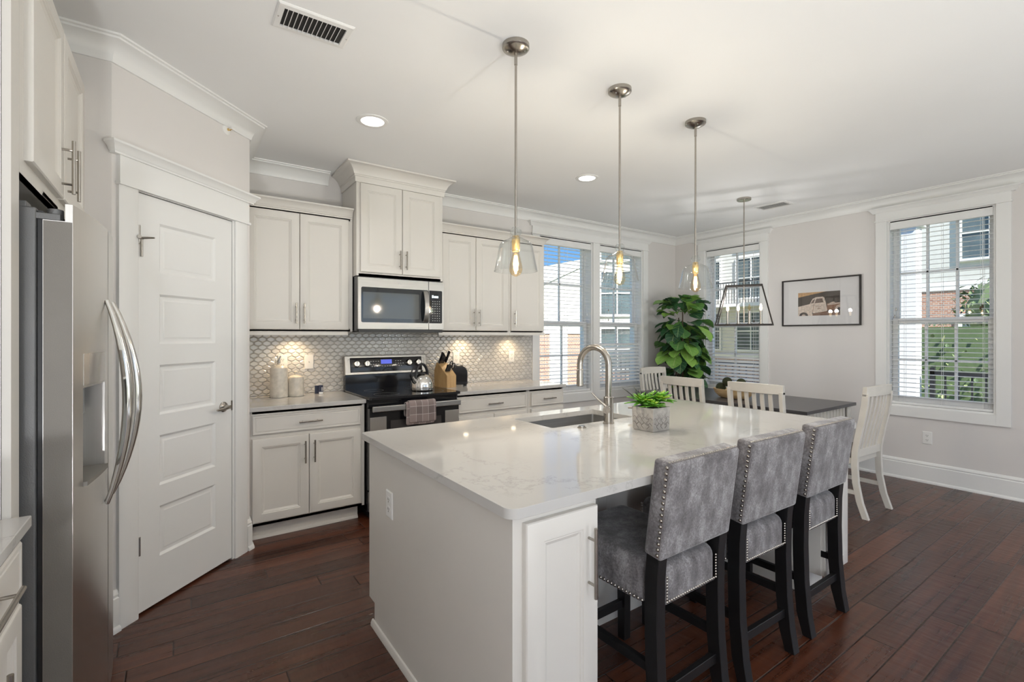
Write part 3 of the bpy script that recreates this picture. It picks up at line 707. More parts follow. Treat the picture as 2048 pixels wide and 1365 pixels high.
mb = MB(); mb.mould([(0,0),(w,0),(w,BACK-UY-.06)],[(-.012,-.030),(0.014,-.030),(0.012,-.012),(0.004,0),(-.012,0)],side=-1); mb.obj('light_rail', M['cab'], c)

BY, CT = 3.612, 0.91
BD = BACK-BY-.004
def toe(parent, x0, x1, y, d, h=0.108):
    mb = MB(); mb.box(x0,x1,y,y+.016,0,h); mb.box(x0,x0+.016,y+.016,d,0,h); mb.box(x1-.016,x1,y+.016,d,0,h)
    mb.prism([(y-.014,0),(y,0),(y,.026),(y-.006,.022),(y-.012,.012)], x0, x1, 'x'); mb.obj('toe_kick', M['cab'], parent)
c = thing('base_cabinet', 'cream base cabinet with one drawer and two doors left of the range', 'cabinet', (0.397,BY,0), 0, 'cream cabinets on the back wall')
w = 0.768
carcass(c, w, BD, 0.878, toe=0.108); toe(c, 0, w-.03, .07, BD)
cdrawer(c, 0.018,0.735,0.722,0.849,(0.378,0.787,0.155))
cdoor(c, 0.016,0.371,0.134,0.694,(0.342,0.575,0.155)); cdoor(c, 0.375,0.738,0.134,0.694,(0.404,0.575,0.155))
c = thing('base_cabinet', 'wide cream base cabinet with one drawer right of the range', 'cabinet', (1.940,BY,0), 0, 'cream cabinets on the back wall')
carcass(c, 0.765, BD, 0.878, toe=0.108); toe(c, 0, 0.765, .07, BD)
cdrawer(c, 0.020,0.738,0.722,0.849,(0.378,0.787,0.155))
cdoor(c, 0.018,0.377,0.134,0.694,(0.348,0.575,0.155)); cdoor(c, 0.381,0.740,0.134,0.694,(0.41,0.575,0.155))
c = thing('base_cabinet', 'narrow cream base cabinet with a short drawer under the back window', 'cabinet', (2.707,BY,0), 0, 'cream cabinets on the back wall')
carcass(c, 0.437, BD-.032, 0.878, toe=0.108); toe(c, 0, 0.437, .07, BD-.032)
cdrawer(c, 0.030,0.425,0.722,0.849,(0.228,0.787,0.155)); cdoor(c, 0.030,0.425,0.134,0.694,(0.070,0.575,0.155))
mb = MB(); mb.plate(rrect(0.395,1.167,3.570,BACK-.012,.004,2,(0,0,0,0)),[],0.880,CT); o = mb.obj('countertop', M['quartz'], None, bev=.003); tag(o, 'white quartz countertop left of the range, under the ceramic bottles', 'countertop', 'white quartz countertops')
mb = MB(); mb.plate([(1.938,3.570),(3.165,3.570),(3.165,BACK-.022),(3.236,BACK-.022),(3.236,BACK-.022),(3.236,BACK-.022),(1.938,BACK-.022)],[],0.880,CT) if False else mb.box(1.938,3.150,3.570,BACK-.022,0.880,CT)
o = mb.obj('countertop', M['quartz'], None, bev=.003); tag(o, 'white quartz countertop right of the range, ending before the back window', 'countertop', 'white quartz countertops')
# puck lights under the wall cabinets
for x, lab in ((0.78,'under the cabinet left of the microwave'),(2.33,'under the two-door cabinet right of the microwave'),(2.90,'under the narrow cabinet beside the window')):
    r = thing('puck_light', 'small round warm light '+lab, 'light', (x,4.12,1.42), 0, 'lights under the wall cabinets')
    mb = MB(); mb.lathe([(0,0),(.034,0),(.034,-.012),(.028,-.014),(0.0,-.0142)],20); mb.obj('housing', M['white'], r)
    mb = MB(); mb.lathe([(0,-.0145),(.024,-.0145),(.022,-.018),(0,-.019)],18); mb.obj('lens', M['puck'], r)
    lamp('puck_lamp', 'SPOT', (x,4.12,1.395), (radians(6),0,0), 4.6, (1.0,0.74,0.44), spot_size=radians(135), spot_blend=0.8, shadow_soft_size=0.02)

# ================================================================== RANGE
r = thing('range', 'stainless and black electric range with glass cooktop between the base cabinets', 'range', (1.173,3.555,0))
w = 0.757
mb = MB(); mb.box(0.002,w-.002,0.02,0.655,0.06,0.905); mb.obj('body', M['black'], r, bev=.003)
mb = MB(); mb.box(0.03,w-.03,0.06,0.6,0.0,0.06); mb.obj('base', M['blackplastic'], r, smooth=False)
mb = MB(); mb.plate(rrect(-.003,w+.003,-.055,0.60,.018,4),[],0.906,0.925); mb.obj('cooktop', M['black'], r, bev=.005)
for x, y, rr in ((0.19,0.12,.10),(0.56,0.12,.115),(0.19,0.42,.08),(0.56,0.42,.09)):
    mb = MB(); mb.lathe([(rr,0),(rr,0.0004),(rr-.004,0.0005),(rr-.004,0)],36,(x,y,0.925)); mb.obj('burner_ring', M['fridgeside'], r)
mb = MB(); mb.prism([(0.600,0.906),(0.655,0.906),(0.655,1.195),(0.625,1.195),(0.600,1.06),(0.596,1.03)],0.004,w-.004,'x'); mb.obj('backguard', M['black'], r, bev=.004)
BGM = Matrix.Translation((0,0.6005,1.045)) @ Matrix.Rotation(radians(-10.5),4,'X')   # sloped control face
mb = MB(); mb.rects(0.0,w,0.0,0.168,[(0,0.045),(0,-.004),(.005,-.010),(.030,-.010),(.032,-.008)],BGM); mb.obj('control_frame', M['steelh'], r)
mb = MB(); mb.rects(0.047,w-.050,0.022,0.148,[(0,-.008),(0,-.0115),(.002,-.0125)],BGM); cp_ = mb.obj('control_panel', M['black'], r)
mb = MB(); mb.rects(0.318,0.418,0.090,0.128,[(0,-.0125),(0,-.0132)],BGM); mb.obj('display', M['display'], cp_)
mb = MB()
for rowz, xs_ in ((0.112,[0.222,0.245,0.268,0.291]),(0.086,[0.222,0.245,0.268,0.291]),(0.066,[0.232,0.255,0.278]),(0.068,[0.325,0.348,0.371,0.394,0.417]),(0.112,[0.450,0.473,0.496]),(0.090,[0.450,0.473,0.496,0.519]),(0.068,[0.455,0.478,0.501])):
    for x in xs_: mb.rects(x,x+.011,rowz,rowz+.0035,[(0,-.0125),(0,-.0131)],BGM)
mb.obj('button_legend', M['white'], cp_, smooth=False)
for x in (0.100,0.190,0.578,0.668):
    mb = MB(); R3 = (BGM.to_3x3() @ Matrix.Rotation(radians(90),3,'X')); c0 = BGM @ Vector((x,-.0125,0.094))
    mb.lathe([(0,0),(.029,0),(.030,.006),(.026,.012),(.025,.022),(.021,.026),(0,.026)],24,c0,R3)
    k = mb.obj('knob', M['chrome'], r)
    mb = MB(); mb.rects(x-.0045,x+.0045,0.072,0.116,[(0,-.036),(0,-.0445),(.002,-.0455)],BGM); mb.obj('knob_grip', M['steel'], k)
mb = MB(); mb.box(0.004,w-.004,0.0,0.02,0.845,0.900); mb.obj('vent_trim', M['black'], r, bev=.004)
mb = MB(); mb.box(0.004,w-.004,-.030,0.018,0.225,0.840); od = mb.obj('oven_door', M['black'], r, bev=.004)
mb = MB(); mb.box(0.006,0.132,-.034,-.030,0.235,0.775); mb.box(w-.132,w-.006,-.034,-.030,0.235,0.775); mb.box(0.132,w-.132,-.034,-.030,0.235,0.30); mb.obj('door_panel', M['steel'], od, bev=.001)
mb = MB(); mb.rects(0.165,w-.165,0.33,0.74,[(0,-.0302),(0,-.0312),(.003,-.0318)]); mb.obj('oven_window', simple('oven_window_glass',(0.05,0.045,0.045),0.06), od)
mb = MB(); mb.box(0.012,w-.012,-.085,-.062,0.818,0.862); mb.box(0.03,0.055,-.062,-.030,0.822,0.838); mb.box(w-.055,w-.03,-.062,-.030,0.822,0.838); mb.obj('oven_handle', M['steelh'], od, bev=.006)
mb = MB(); mb.box(0.006,w-.006,-.026,0.018,0.065,0.215); mb.obj('drawer', M['steelh'], r, bev=.004)

# plaid towel folded over the oven handle
def cloth(name, mat, x0, x1, path, thick, parent=None, wob=0.0, seedv=1):
    rnd = random.Random(seedv); bm = bmesh.new(); uvl = bm.loops.layers.uv.new('uv'); n = 14; G = []
    S_ = [0.0]
    for a, b in zip(path, path[1:]): S_.append(S_[-1]+sqrt((a[0]-b[0])**2+(a[1]-b[1])**2))
    for i in range(n+1):
        u = i/n; ro = []
        for j, (y, z) in enumerate(path):
            kk = j/(len(path)-1)
            ro.append((bm.verts.new((x0+(x1-x0)*u+wob*.5*sin(kk*5+u*3), y-abs(wob*sin(u*9+kk*2.2))*min(1,abs(kk-.5)*3), z+wob*.4*sin(u*7))), (u*(x1-x0), S_[j])))
        G.append(ro)
    for i in range(n):
        for j in range(len(path)-1):
            q_ = [G[i][j],G[i+1][j],G[i+1][j+1],G[i][j+1]]; f = bm.faces.new([v for v, _ in q_])
            for lp, (_, uv) in zip(f.loops, q_): lp[uvl].uv = uv
    me = bpy.data.meshes.new(name); bm.to_mesh(me); bm.free(); o = bpy.data.objects.new(name, me); COL.objects.link(o); me.materials.append(mat)
    md = o.modifiers.new('s','SOLIDIFY'); md.thickness = thick; md.offset = 0
    md = o.modifiers.new('d','SUBSURF'); md.levels = 1; md.render_levels = 2
    me.polygons.foreach_set('use_smooth',[True]*len(me.polygons)); 
    if parent: o.parent = parent
    return o
tw = thing('dish_towel', 'brown and grey plaid dish towel hanging over the oven door handle', 'towel', (1.173,3.555,0))
P_ = [(-.0945,0.700),(-.0945,0.74),(-.0945,0.79),(-.094,0.84),(-.0925,0.864),(-.085,0.8725),(-.0735,0.8745),(-.062,0.8725),(-.0545,0.864),(-.0535,0.83),(-.0535,0.76)]
cloth('front_fold', M['towel'], 0.262, 0.500, P_, 0.006, tw, 0.004)
P2 = [(-.1045,0.716),(-.1045,0.76),(-.1045,0.81),(-.104,0.85),(-.101,0.874),(-.088,0.8835),(-.0735,0.8845),(-.058,0.8825),(-.047,0.868),(-.044,0.82),(-.044,0.72)]
cloth('outer_fold', M['towel'], 0.285, 0.510, P2, 0.006, tw, 0.003, 3)

# ================================================================== MICROWAVE
r = thing('microwave', 'stainless over-the-range microwave mounted under the tall cabinet', 'microwave', (1.181,3.823,1.425))
w = 0.756
mb = MB(); mb.box(0.002,w-.002,0.022,BACK-3.823-.004,0.0,0.438); mb.obj('body', M['black'], r, bev=.002)
mb = MB(); mb.box(0.0,0.610,-.004,0.020,0.012,0.430); md_ = mb.obj('door', M['steelh'], r, bev=.003)
mb = MB(); mb.box(0.612,w,-.004,0.020,0.012,0.430); mb.obj('control_face', M['steelh'], r, bev=.003)
t = NT('smoked_door_glass'); t.set(**{'Base Color': (0.022,0.026,0.030), 'Roughness': 0.04, 'Specular IOR Level': 0.9}); M['smoke'] = t.m
mb = MB(); mb.prism(rrect(0.026,0.606,0.068,0.352,.012,4),-.0065,-.004,'y'); gw = mb.obj('door_glass', M['smoke'], md_)
t = NT('door_screen'); t.set(**{'Base Color': (0.10,0.105,0.10), 'Roughness': 0.06, 'Specular IOR Level': 0.8}); 
mb = MB(); mb.prism(rrect(0.040,0.520,0.100,0.312,.004,3),-.0072,-.0065,'y'); mb.obj('viewing_screen', t.m, gw)
mb = MB(); mb.prism(rrect(0.616,0.738,0.068,0.352,.010,4,(0,1,1,0)),-.0065,-.004,'y'); pn = mb.obj('keypad', M['smoke'], r)
mb = MB()
for i in range(4):
    for j in range(9): mb.box(0.645+.021*i,0.651+.021*i,-.0072,-.0065,0.088+.021*j,0.0925+.021*j)
mb.obj('key_legend', M['white'], pn, smooth=False)
mb = MB(); mb.box(0.640,0.655,-.0072,-.0065,0.288,0.312); mb.box(0.659,0.700,-.0072,-.0065,0.288,0.306); mb.obj('display', M['clearled'], pn, smooth=False)
mb = MB(); hp_ = [(0.0,0.075),(-.022,0.078),(-.040,0.11),(-.052,0.16),(-.056,0.21),(-.052,0.26),(-.040,0.31),(-.022,0.343),(0.0,0.346),(0.0,0.338),(-.016,0.335),(-.030,0.305),(-.042,0.255),(-.046,0.21),(-.042,0.165),(-.030,0.115),(-.016,0.086),(0.0,0.083)]
mb.prism([(y-.005,z) for y,z in hp_],0.552,0.592,'x'); mb.obj('handle', M['steelh'], md_, bev=.002)
mb = MB(); mb.box(0.010,w-.010,0.005,0.18,-.012,0.012); mb.obj('vent_grille', M['blackplastic'], r)
mb = MB(); mb.box(0.335,0.362,-.0046,-.004,0.386,0.392); mb.box(0.340,0.357,-.0046,-.004,0.393,0.397); mb.obj('badge', M['chrome'], md_, smooth=False)

# ================================================================== COUNTER ITEMS
def lathe_thing(name, label, cat, prof, mat, loc, part, group=None, seg=32):
    r = thing(name, label, cat, loc, 0, group); mb = MB(); mb.lathe(prof, seg); mb.obj(part, mat, r); return r
r = lathe_thing('oil_bottle', 'tall speckled cream ceramic bottle with a metal pour spout', 'bottle',
    [(0,0),(.060,0),(.064,.004),(.064,.205),(.062,.226),(.050,.240),(.030,.247),(.014,.250),(.011,.262),(0,.262)], M['ceramic'], (0.652,4.075,CT), 'body', 'ceramic kitchen vessels')
mb = MB(); mb.tube([(0,0,.25),(0,0,.275),(0.004,0,.30),(0.012,0,.318)],[.011,.009,.006,.005],10); mb.tube([(-.008,0,.262),(-.020,0,.268),(-.024,0,.290)],[.004,.003,.003],8); mb.obj('pour_spout', M['nickel'], r)
r = lathe_thing('lidded_jar', 'short cream ceramic jar with a rounded lid and small knob', 'jar',
    [(0,0),(.056,0),(.060,.004),(.060,.128),(.058,.140)], M['ceramic'], (0.775,4.085,CT), 'body', 'ceramic kitchen vessels')
mb = MB(); mb.lathe([(.058,.140),(.054,.150),(.034,.162),(.012,.168),(.010,.178),(.014,.190),(.008,.198),(0,.199)],32); mb.obj('lid', M['ceramic'], r)
for i, (x, y, h, lab) in enumerate(((0.948,4.150,.066,'small dark navy box partly hidden behind the other box on the counter'),(0.968,4.105,.072,'small navy box with white marks standing in front on the counter'))):
    r = thing('small_box', lab, 'box', (x,y,CT), -8, 'small navy boxes')
    mb = MB(); mb.box(-.016,.016,-.012,.012,0,h); mb.obj('carton', M['navy'], r, bev=.001)
    if i: 
        mb = MB(); mb.box(-.015,.015,-.0126,-.012,0.001,.018); mb.box(.004,.012,-.0126,-.012,.048,.054); mb.box(.004,.012,-.0126,-.012,.036,.044); mb.box(.004,.012,-.0126,-.012,.026,.031); mb.obj('printed_label', M['white'], r, smooth=False)
def outlet(loc, rz, label, kind='outlet'):
    r = thing('wall_outlet' if kind == 'outlet' else 'light_switch', label, 'outlet' if kind == 'outlet' else 'switch', loc, rz, 'white wall plates')
    mb = MB(); mb.rects(-.036,.036,-.059,.059,[(0,0),(0,-.003),(.004,-.006)]); mb.obj('cover_plate', M['white'], r)
    if kind == 'outlet':
        for z in (-.021,.021):
            mb = MB(); mb.prism(rrect(-.0165,.0165,z-.0145,z+.0145,.010,5),-.0075,-.006,'y'); s = mb.obj('socket', M['white'], r)
            mb = MB(); mb.box(-.008,-.0055,-.0079,-.0075,z-.002,z+.008); mb.box(.0055,.008,-.0079,-.0075,z-.002,z+.008); mb.cyl((0,-.0079,z-.008),(0,-.0075,z-.008),.0028,8); mb.obj('slot', M['darkhole'], s, smooth=False)
    else:
        mb = MB(); mb.box(-.005,.005,-.0068,-.006,-.012,.012); mb.prism([(-.006,-.006),(-.014,.003),(-.012,.008),(-.006,.006)],-.0035,.0035,'x'); mb.obj('toggle', M['white'], r)
    return r
ty = BACK-.0125
outlet((0.705,ty,1.170),0,'white outlet plate on the tile, behind the tall ceramic bottle')
outlet((0.905,ty,1.168),0,'white toggle switch plate on the tile left of the range','switch')
outlet((2.285,ty,1.163),0,'white outlet plate on the tile above the black toaster')
outlet((2.955,ty,1.162),0,'white outlet plate on the tile nearest the back window')
outlet((RIGHT-.0005,1.465,0.425),-90,'white outlet plate low on the wall under the wide right window')
outlet((0.7745,2.048,0.640),-90,'white outlet plate on the end panel of the island')
# knife block, its knives and shears, black toaster, kettle
kb = thing('knife_block', 'pale bamboo knife block holding black-handled knives right of the range', 'knife block', (2.055,3.985,CT), 14)
mb = MB(); mb.prism([(-.062,0),(.118,0),(.118,.150),(.085,.226),(0.052,.212),(-.060,.112),(-.062,.105)], -.056, .056, 'x'); mb.obj('block', M['blockwood'], kb, bev=.002)
kn = None
def knife(x, y, z, L_, rr, label, tilt=28):
    k = thing('knife', label, 'knife', (0,0,0), 0, 'knives in the knife block')
    k.matrix_world = Matrix.Translation((2.055,3.985,CT)) @ Matrix.Rotation(radians(14),4,'Z') @ Matrix.Translation((x,y,z)) @ Matrix.Rotation(radians(tilt),4,'X')
    mb = MB(); mb.prism([(-rr*.8,0.010),(rr*.9,0.010),(rr,.03),(rr*.8,L_*.6),(rr*1.15,L_),(-rr,L_),(-rr*.9,L_*.5)],-.0075,.0075,'x'); mb.obj('grip', M['black'], k, bev=.002)
    mb = MB(); mb.box(-.003,.003,-rr*.7,rr*.7,0.001,.010); mb.obj('bolster', M['chrome'], k)
xs_ = (-.045,-.027,-.009,.009)
for i, x in enumerate(xs_): knife(x, .060+.006*i, .2165-.001*i, .118-.012*i, .0125, ('tallest black-handled knife at the back left of the block','black-handled knife second from the left in the back row','black-handled knife third from the left in the back row','shorter black-handled knife at the right of the back row group')[i])
knife(.034,.066,.219,.125,.0115,'black sharpening steel with rounded handle right of the back row knives')
for i, x in enumerate((-.042,-.025,-.008)): knife(x,-.028,.142,.075,.0095,('steak knife at the left of the low front row','steak knife in the middle of the low front row','steak knife at the right of the low front row')[i])
sh = thing('kitchen_shears', 'black-handled kitchen shears at the right of the knife block', 'shears', (0,0,0), 0)
sh.matrix_world = Matrix.Translation((2.055,3.985,CT)) @ Matrix.Rotation(radians(14),4,'Z') @ Matrix.Translation((.030,-.012,.158)) @ Matrix.Rotation(radians(28),4,'X')
mb = MB(); mb.box(-.012,.012,-.004,.004,0,.02); mb.obj('blade_shank', M['chrome'], sh)
for s in (-1,1):
    mb = MB(); pts = [(0,s*.003,.02)]+[(0.0,s*(.004+.017*(1-cos(a))*.5+.010*sin(a)*0),.025+.055*a/pi) for a in [pi*k/6 for k in range(7)]]
    mb.tube([(0,s*(.018+.016*cos(a)),.052+.030*sin(a)) for a in [2*pi*k/16 for k in range(17)]],.0045,8); mb.obj('grip_loop', M['black'], sh)
ts = thing('toaster', 'black rounded toaster seen end-on beside the knife block', 'toaster', (2.222,4.075,CT), -24)
mb = MB(); mb.prism(rrect(-.080,.080,.012,.190,.066,12,(0,0,1,1)),-.088,.088,'y'); mb.obj('shell', M['black'], ts, bev=.012, seg=3)
for x in (-.062,.062):
    for y in (-.07,.07):
        mb = MB(); mb.cyl((x,y,0),(x,y,.014),.010,10); mb.obj('foot', M['blackplastic'], ts)
mb = MB(); mb.box(-.028-.013,-.028+.013,-.06,.06,.1885,.1908); mb.box(.028-.013,.028+.013,-.06,.06,.1885,.1908); mb.obj('bread_slots', M['darkhole'], ts, smooth=False)
kt = thing('kettle', 'polished steel tea kettle with black arched handle on the cooktop', 'kettle', (1.700,3.760,0.9262), 205)
mb = MB(); mb.lathe([(0,0),(.088,0),(.096,.006),(.098,.025),(.094,.065),(.082,.098),(.062,.122),(.040,.136),(.034,.138)],36); mb.obj('body', M['chrome'], kt)
mb = MB(); mb.lathe([(.034,.138),(.033,.142),(.018,.147),(.008,.148),(.008,.156),(.013,.164),(.008,.171),(0,.172)],24); mb.obj('lid', M['blackplastic'], kt)
mb = MB(); mb.tube([(0.076*cos(a)*1.0+.0,0,.108+.112*sin(a)) for a in [pi*k/14 for k in range(15)]],[.009]+[.011]*13+[.009],10,flat=1.2); mb.obj('handle', M['blackplastic'], kt)
mb = MB(); mb.tube([(.074,0,.070),(.105,0,.098),(.128,0,.128)],[.024,.018,.012],12); sp_ = mb.obj('spout', M['chrome'], kt)
mb = MB(); mb.tube([(.122,0,.122),(.135,0,.139)],[.0145,.0125],12); mb.tube([(.130,0,.138),(.120,0,.175),(.098,0,.192)],[.006,.006,.005],8); mb.obj('spout_cap', M['blackplastic'], sp_)

# ================================================================== FRIDGE SIDE
f = thing('refrigerator', 'stainless side-by-side refrigerator with ice dispenser at the left edge', 'refrigerator', (-0.322,1.872,0), 90)
FW, FH = 0.908, 1.765
def bow(x, off=0.0): return -(0.076+0.046*(1-((x-FW/2)/(FW/2))**2))-off
mb = MB(); mb.box(0.0,FW,0.0,0.665,0.03,1.748); mb.obj('cabinet_body', M['fridgeside'], f, bev=.006)
mb = MB(); mb.box(0.01,FW-.01,-.05,0.02,0.005,0.085); mb.obj('base_grille', M['blackplastic'], f)
mb = MB(); mb.box(0.012,FW-.012,-.012,-.001,0.095,1.74); mb.obj('door_gasket', M['blackplastic'], f)
def bowed(mb, x0, x1, z0, z1, yb, n=10, proud=0.0):
    xs = [x0+(x1-x0)*i/n for i in range(n+1)]
    mb.prism([(x, bow(x,proud)) for x in xs]+[(x1,yb),(x0,yb)], z0, z1, 'z')
SX = 0.386
for nm, x0, x1 in (('freezer_door',0.002,SX-.007),('fresh_food_door',SX+.007,FW-.002)):
    mb = MB()
    if nm == 'freezer_door':
        dx0, dx1, dz0, dz1 = 0.075, 0.318, 0.925, 1.335
        bowed(mb,x0,x1,0.092,dz0,-.013); bowed(mb,x0,x1,dz1,FH-.05,-.013); bowed(mb,x0,x1,FH-.05,FH,-.060); bowed(mb,x0,dx0,dz0,dz1,-.013,3); bowed(mb,dx1,x1,dz0,dz1,-.013,3)
        bowed(mb,dx0,dx1,1.225,dz1,-.013,5)
        mb.box(dx0,dx1,-.030,-.013,dz0,1.225)
    else: bowed(mb,x0,x1,0.092,FH-.05,-.013,12); bowed(mb,x0,x1,FH-.05,FH,-.060,12)
    d_ = mb.obj(nm, M['steel'], f, ang=30)
    if nm == 'freezer_door':
        mb = MB(); bowed(mb,dx0+.004,dx1-.004,1.232,1.330,-.08,5,0.0012); mb.obj('dispenser_panel', simple('dispenser_panel_grey',(0.36,0.33,0.30),0.18,0.5), d_)
        mb = MB(); mb.box(dx0+.001,dx1-.001,-.034,-.0305,dz0+.012,1.224); mb.obj('dispenser_recess', simple('dispenser_recess_grey',(0.40,0.43,0.44),0.3), d_)
        mb = MB(); bowed(mb,dx0+.001,dx1-.001,dz0+.001,dz0+.014,-.0345,5,0.010); mb.obj('drip_tray', M['fridgeedge'], d_)
        mb = MB(); mb.box(0.17,0.225,-.075,-.035,1.13,1.222); mb.obj('paddle', M['fridgeside'], d_)
    mb = MB()
    xe = x0 if nm == 'freezer_door' else x1
    mb.box(min(xe,xe-.0012 if nm=='freezer_door' else xe+.0012),max(xe,xe-.0012 if nm=='freezer_door' else xe+.0012),bow(xe)+.001,-.014,0.095,FH-.052); mb.obj('door_edge', M['fridgeedge'], d_, smooth=False)
    hx, pr_ = (0.328, .058) if nm == 'freezer_door' else (0.462, .074)
    mb = MB(); pts = []; rad = []
    for k in range(17):
        a = k/16; z = 0.795+0.715*a; y = bow(hx)-.004-pr_*sin(pi*a)**0.85; pts.append((hx,y,z)); rad.append(.0075+.0085*sin(pi*a))
    mb.tube(pts, rad, 12, flat=1.25, up=(0,1,0)); mb.obj('handle', M['chrome'], d_)
    mb = MB(); a0, a1 = (0.0,0.06) if nm == 'freezer_door' else (FW-.06,FW)
    mb.box(a0+.004,a1-.002,-.050,0.085,FH-.049,FH-.030); mb.cyl(((a0+a1)/2,-.036,FH-.049),((a0+a1)/2,-.036,FH-.014),.018,14); mb.box(a0+.004,a1-.002,.02,.10,FH-.030,FH-.002); mb.obj('hinge_cover', M['fridgeside'], f, bev=.003)
oc = thing('fridge_cabinet', 'two-door cream cabinet above the refrigerator', 'cabinet', (-0.352,1.852,1.835), 90)
carcass(oc, 1.046, 0.640, 0.69)
cdoor(oc, 0.047,0.500,0.045,0.655,(0.452,0.150,0.190)); cdoor(oc, 0.518,0.972,0.045,0.655,(0.566,0.150,0.190))
mb = MB(); mb.box(-.353,-.352-.018+.0,0,0,0,0) if False else mb.box(-0.370,-0.352,1.774,1.851,0.0,2.525); o = mb.obj('end_panel', M['cab'], None, bev=.001, seg=1); tag(o, 'tall narrow cream end panel between the left counter and the refrigerator', 'panel')
lb = thing('base_cabinet', 'cream base cabinet with drawer at the lower left corner, before the refrigerator', 'cabinet', (-0.346,1.10,0), 90)
carcass(lb, 0.670, 0.645, 0.878, toe=0.108); toe(lb, 0, 0.67, .07, .645)
cdrawer(lb, 0.03,0.642,0.722,0.855,(0.375,0.793,0.21)); cdoor(lb, 0.03,0.334,0.134,0.694,(0.30,0.575,0.155)); cdoor(lb, 0.338,0.642,0.134,0.694,(0.37,0.575,0.155))
mb = MB(); mb.box(-.996,-.313,1.10,1.7725,0.880,CT); o = mb.obj('countertop', M['quartz'], None, bev=.003); tag(o, 'white quartz countertop corner at the left edge beside the refrigerator panel', 'countertop', 'white quartz countertops')
mb = MB(); mb.box(-.996,-.378,1.752,1.7725,CT+.001,CT+.101); o = mb.obj('side_splash', M['quartz'], None, bev=.002); tag(o, 'low white quartz splash strip on the left counter against the end panel', 'splash')
# ================================================================== ISLAND
IX0, IX1, IY0, IY1 = 0.775, 3.030, 1.106, 2.325
r = thing('kitchen_island', 'cream kitchen island cabinet with knee space for the bar stools', 'island', (0,0,0))
mb = MB(); t_ = .018; kz = 0.112
# end panel with its back toe notch, outline in y,z
mb.prism([(IY0,0),(IY1-.075,0),(IY1-.075,kz),(IY1,kz),(IY1,.879),(IY0,.879)], IX0, IX0+t_, 'x'); mb.obj('end_panel', M['cab'], r, smooth=False)
mb = MB(); mb.prism([(IX0-.013,0),(IX0,0),(IX0,.030),(IX0-.006,.027),(IX0-.012,.014)], IY0, IY1-.055, 'y'); mb.obj('base_shoe', M['cab'], r)
mb = MB()
LB, RB, KY = IX0+.325, IX1-.285, 1.640
mb.box(IX0+t_,LB,IY0,IY0+.019,kz,.879); mb.box(LB-t_,LB,IY0+.019,KY,kz,.879); mb.box(IX0+t_,LB-t_,IY0+.019,KY,kz,kz+t_); mb.box(IX0+t_,LB,IY0+.10,IY0+.116,0,kz); mb.box(LB-t_,LB,IY0+.116,KY,0,kz)
mb.box(RB,IX1,IY0+.021,IY0+.040,.135,.879); mb.box(RB,RB+t_,IY0+.040,KY,.135,.879); mb.box(IX1-t_,IX1,IY0+.040,IY1-.02,.135,.879); mb.box(RB+t_,IX1-t_,IY0+.04,KY,.135,.135+t_)
mb.box(RB+.02,IX1-.075,IY0+.10,IY0+.116,0,.135); mb.box(IX1-.091,IX1-.075,IY0+.116,IY1-.08,0,.135); mb.box(RB+.02,RB+.036,IY0+.116,KY,0,.135)
mb.box(LB,RB,KY,KY+t_,0,.879)
mb.box(IX0+t_,IX1-t_,IY1-.02,IY1,kz,.879); mb.box(IX0+t_,IX1-.08,IY1-.09,IY1-.075,0,kz)
mb.obj('carcass', M['cab'], r, smooth=False)
mb = MB()
for x0, x1 in ((LB+.03,1.60),(1.64,2.16),(2.20,RB-.03)): mb.rects(x0,x1,.14,.84,[(0,KY),(0,KY-.014),(.05,KY-.014),(.056,KY-.008),(.062,KY-.004)])
mb.obj('knee_panel', M['cab'], r, ang=20)
cdoor(r, IX0+.034,LB-.010,.135,.852,(LB-.052,.690,.215), y=IY0, t=.022, fr=.062)
o = cdoor(r, RB+.004,IX1-.001,.137,.872,None, y=IY0+.021, t=.021)
o.name = 'decor_panel'; o.data.name = 'decor_panel'
# back of the island, facing the range: doors under the sink and a dishwasher front are plain panels
for x0, x1 in ((0.82,1.18),(1.19,1.55),(1.56,1.90),(1.91,2.25),(2.27,2.63),(2.64,3.0)):
    mb = MB(); mb.rects(x0,x1,.135,.85,[(0,0),(0,-.015),(.004,-.02),(.056,-.02),(.064,-.012),(.074,-.009)],Matrix.Translation((0,IY1,0)) @ Matrix.Diagonal((1,-1,1,1))); mb.obj('door', M['cab'], r, ang=20)
SKX0, SKX1, SKY0, SKY1 = 1.585, 2.205, 1.905, 2.245
mb = MB(); outer = rrect(0.742,3.065,1.070,2.362,.035,7)
mb.plate(outer,[rrect(SKX0,SKX1,SKY0,SKY1,.012,4)],0.880,CT); o = mb.obj('island_countertop', M['quartz'], None, bev=.0045, seg=3)
tag(o, 'large white quartz island countertop with rounded corners and a sink cutout', 'countertop')
s_ = thing('sink', 'stainless undermount sink set into the island countertop', 'sink', (0,0,0))
mb = MB(); a = rrect(SKX0-.008,SKX1+.008,SKY0-.008,SKY1+.008,.02,4); b = rrect(SKX0+.004,SKX1-.004,SKY0+.004,SKY1-.004,.03,4)
R1 = [mb.bm.verts.new((x,y,.8795)) for x,y in a]; R2 = [mb.bm.verts.new((x,y,.8795)) for x,y in rrect(SKX0-.003,SKX1+.003,SKY0-.003,SKY1+.003,.014,4)]
R3 = [mb.bm.verts.new((x,y,.70)) for x,y in b]; R4 = [mb.bm.verts.new((x,y,.665)) for x,y in rrect(SKX0+.03,SKX1-.03,SKY0+.03,SKY1-.03,.03,4)]
for A_, B_ in ((R1,R2),(R2,R3),(R3,R4)):
    n_ = len(A_)
    for i in range(n_): mb.face([A_[i],A_[(i+1)%n_],B_[(i+1)%n_],B_[i]])
mb.face(R4); bo = mb.obj('bowl', M['steelh'], s_)
md = bo.modifiers.new('s','SOLIDIFY'); md.thickness = .0012; md.offset = -1
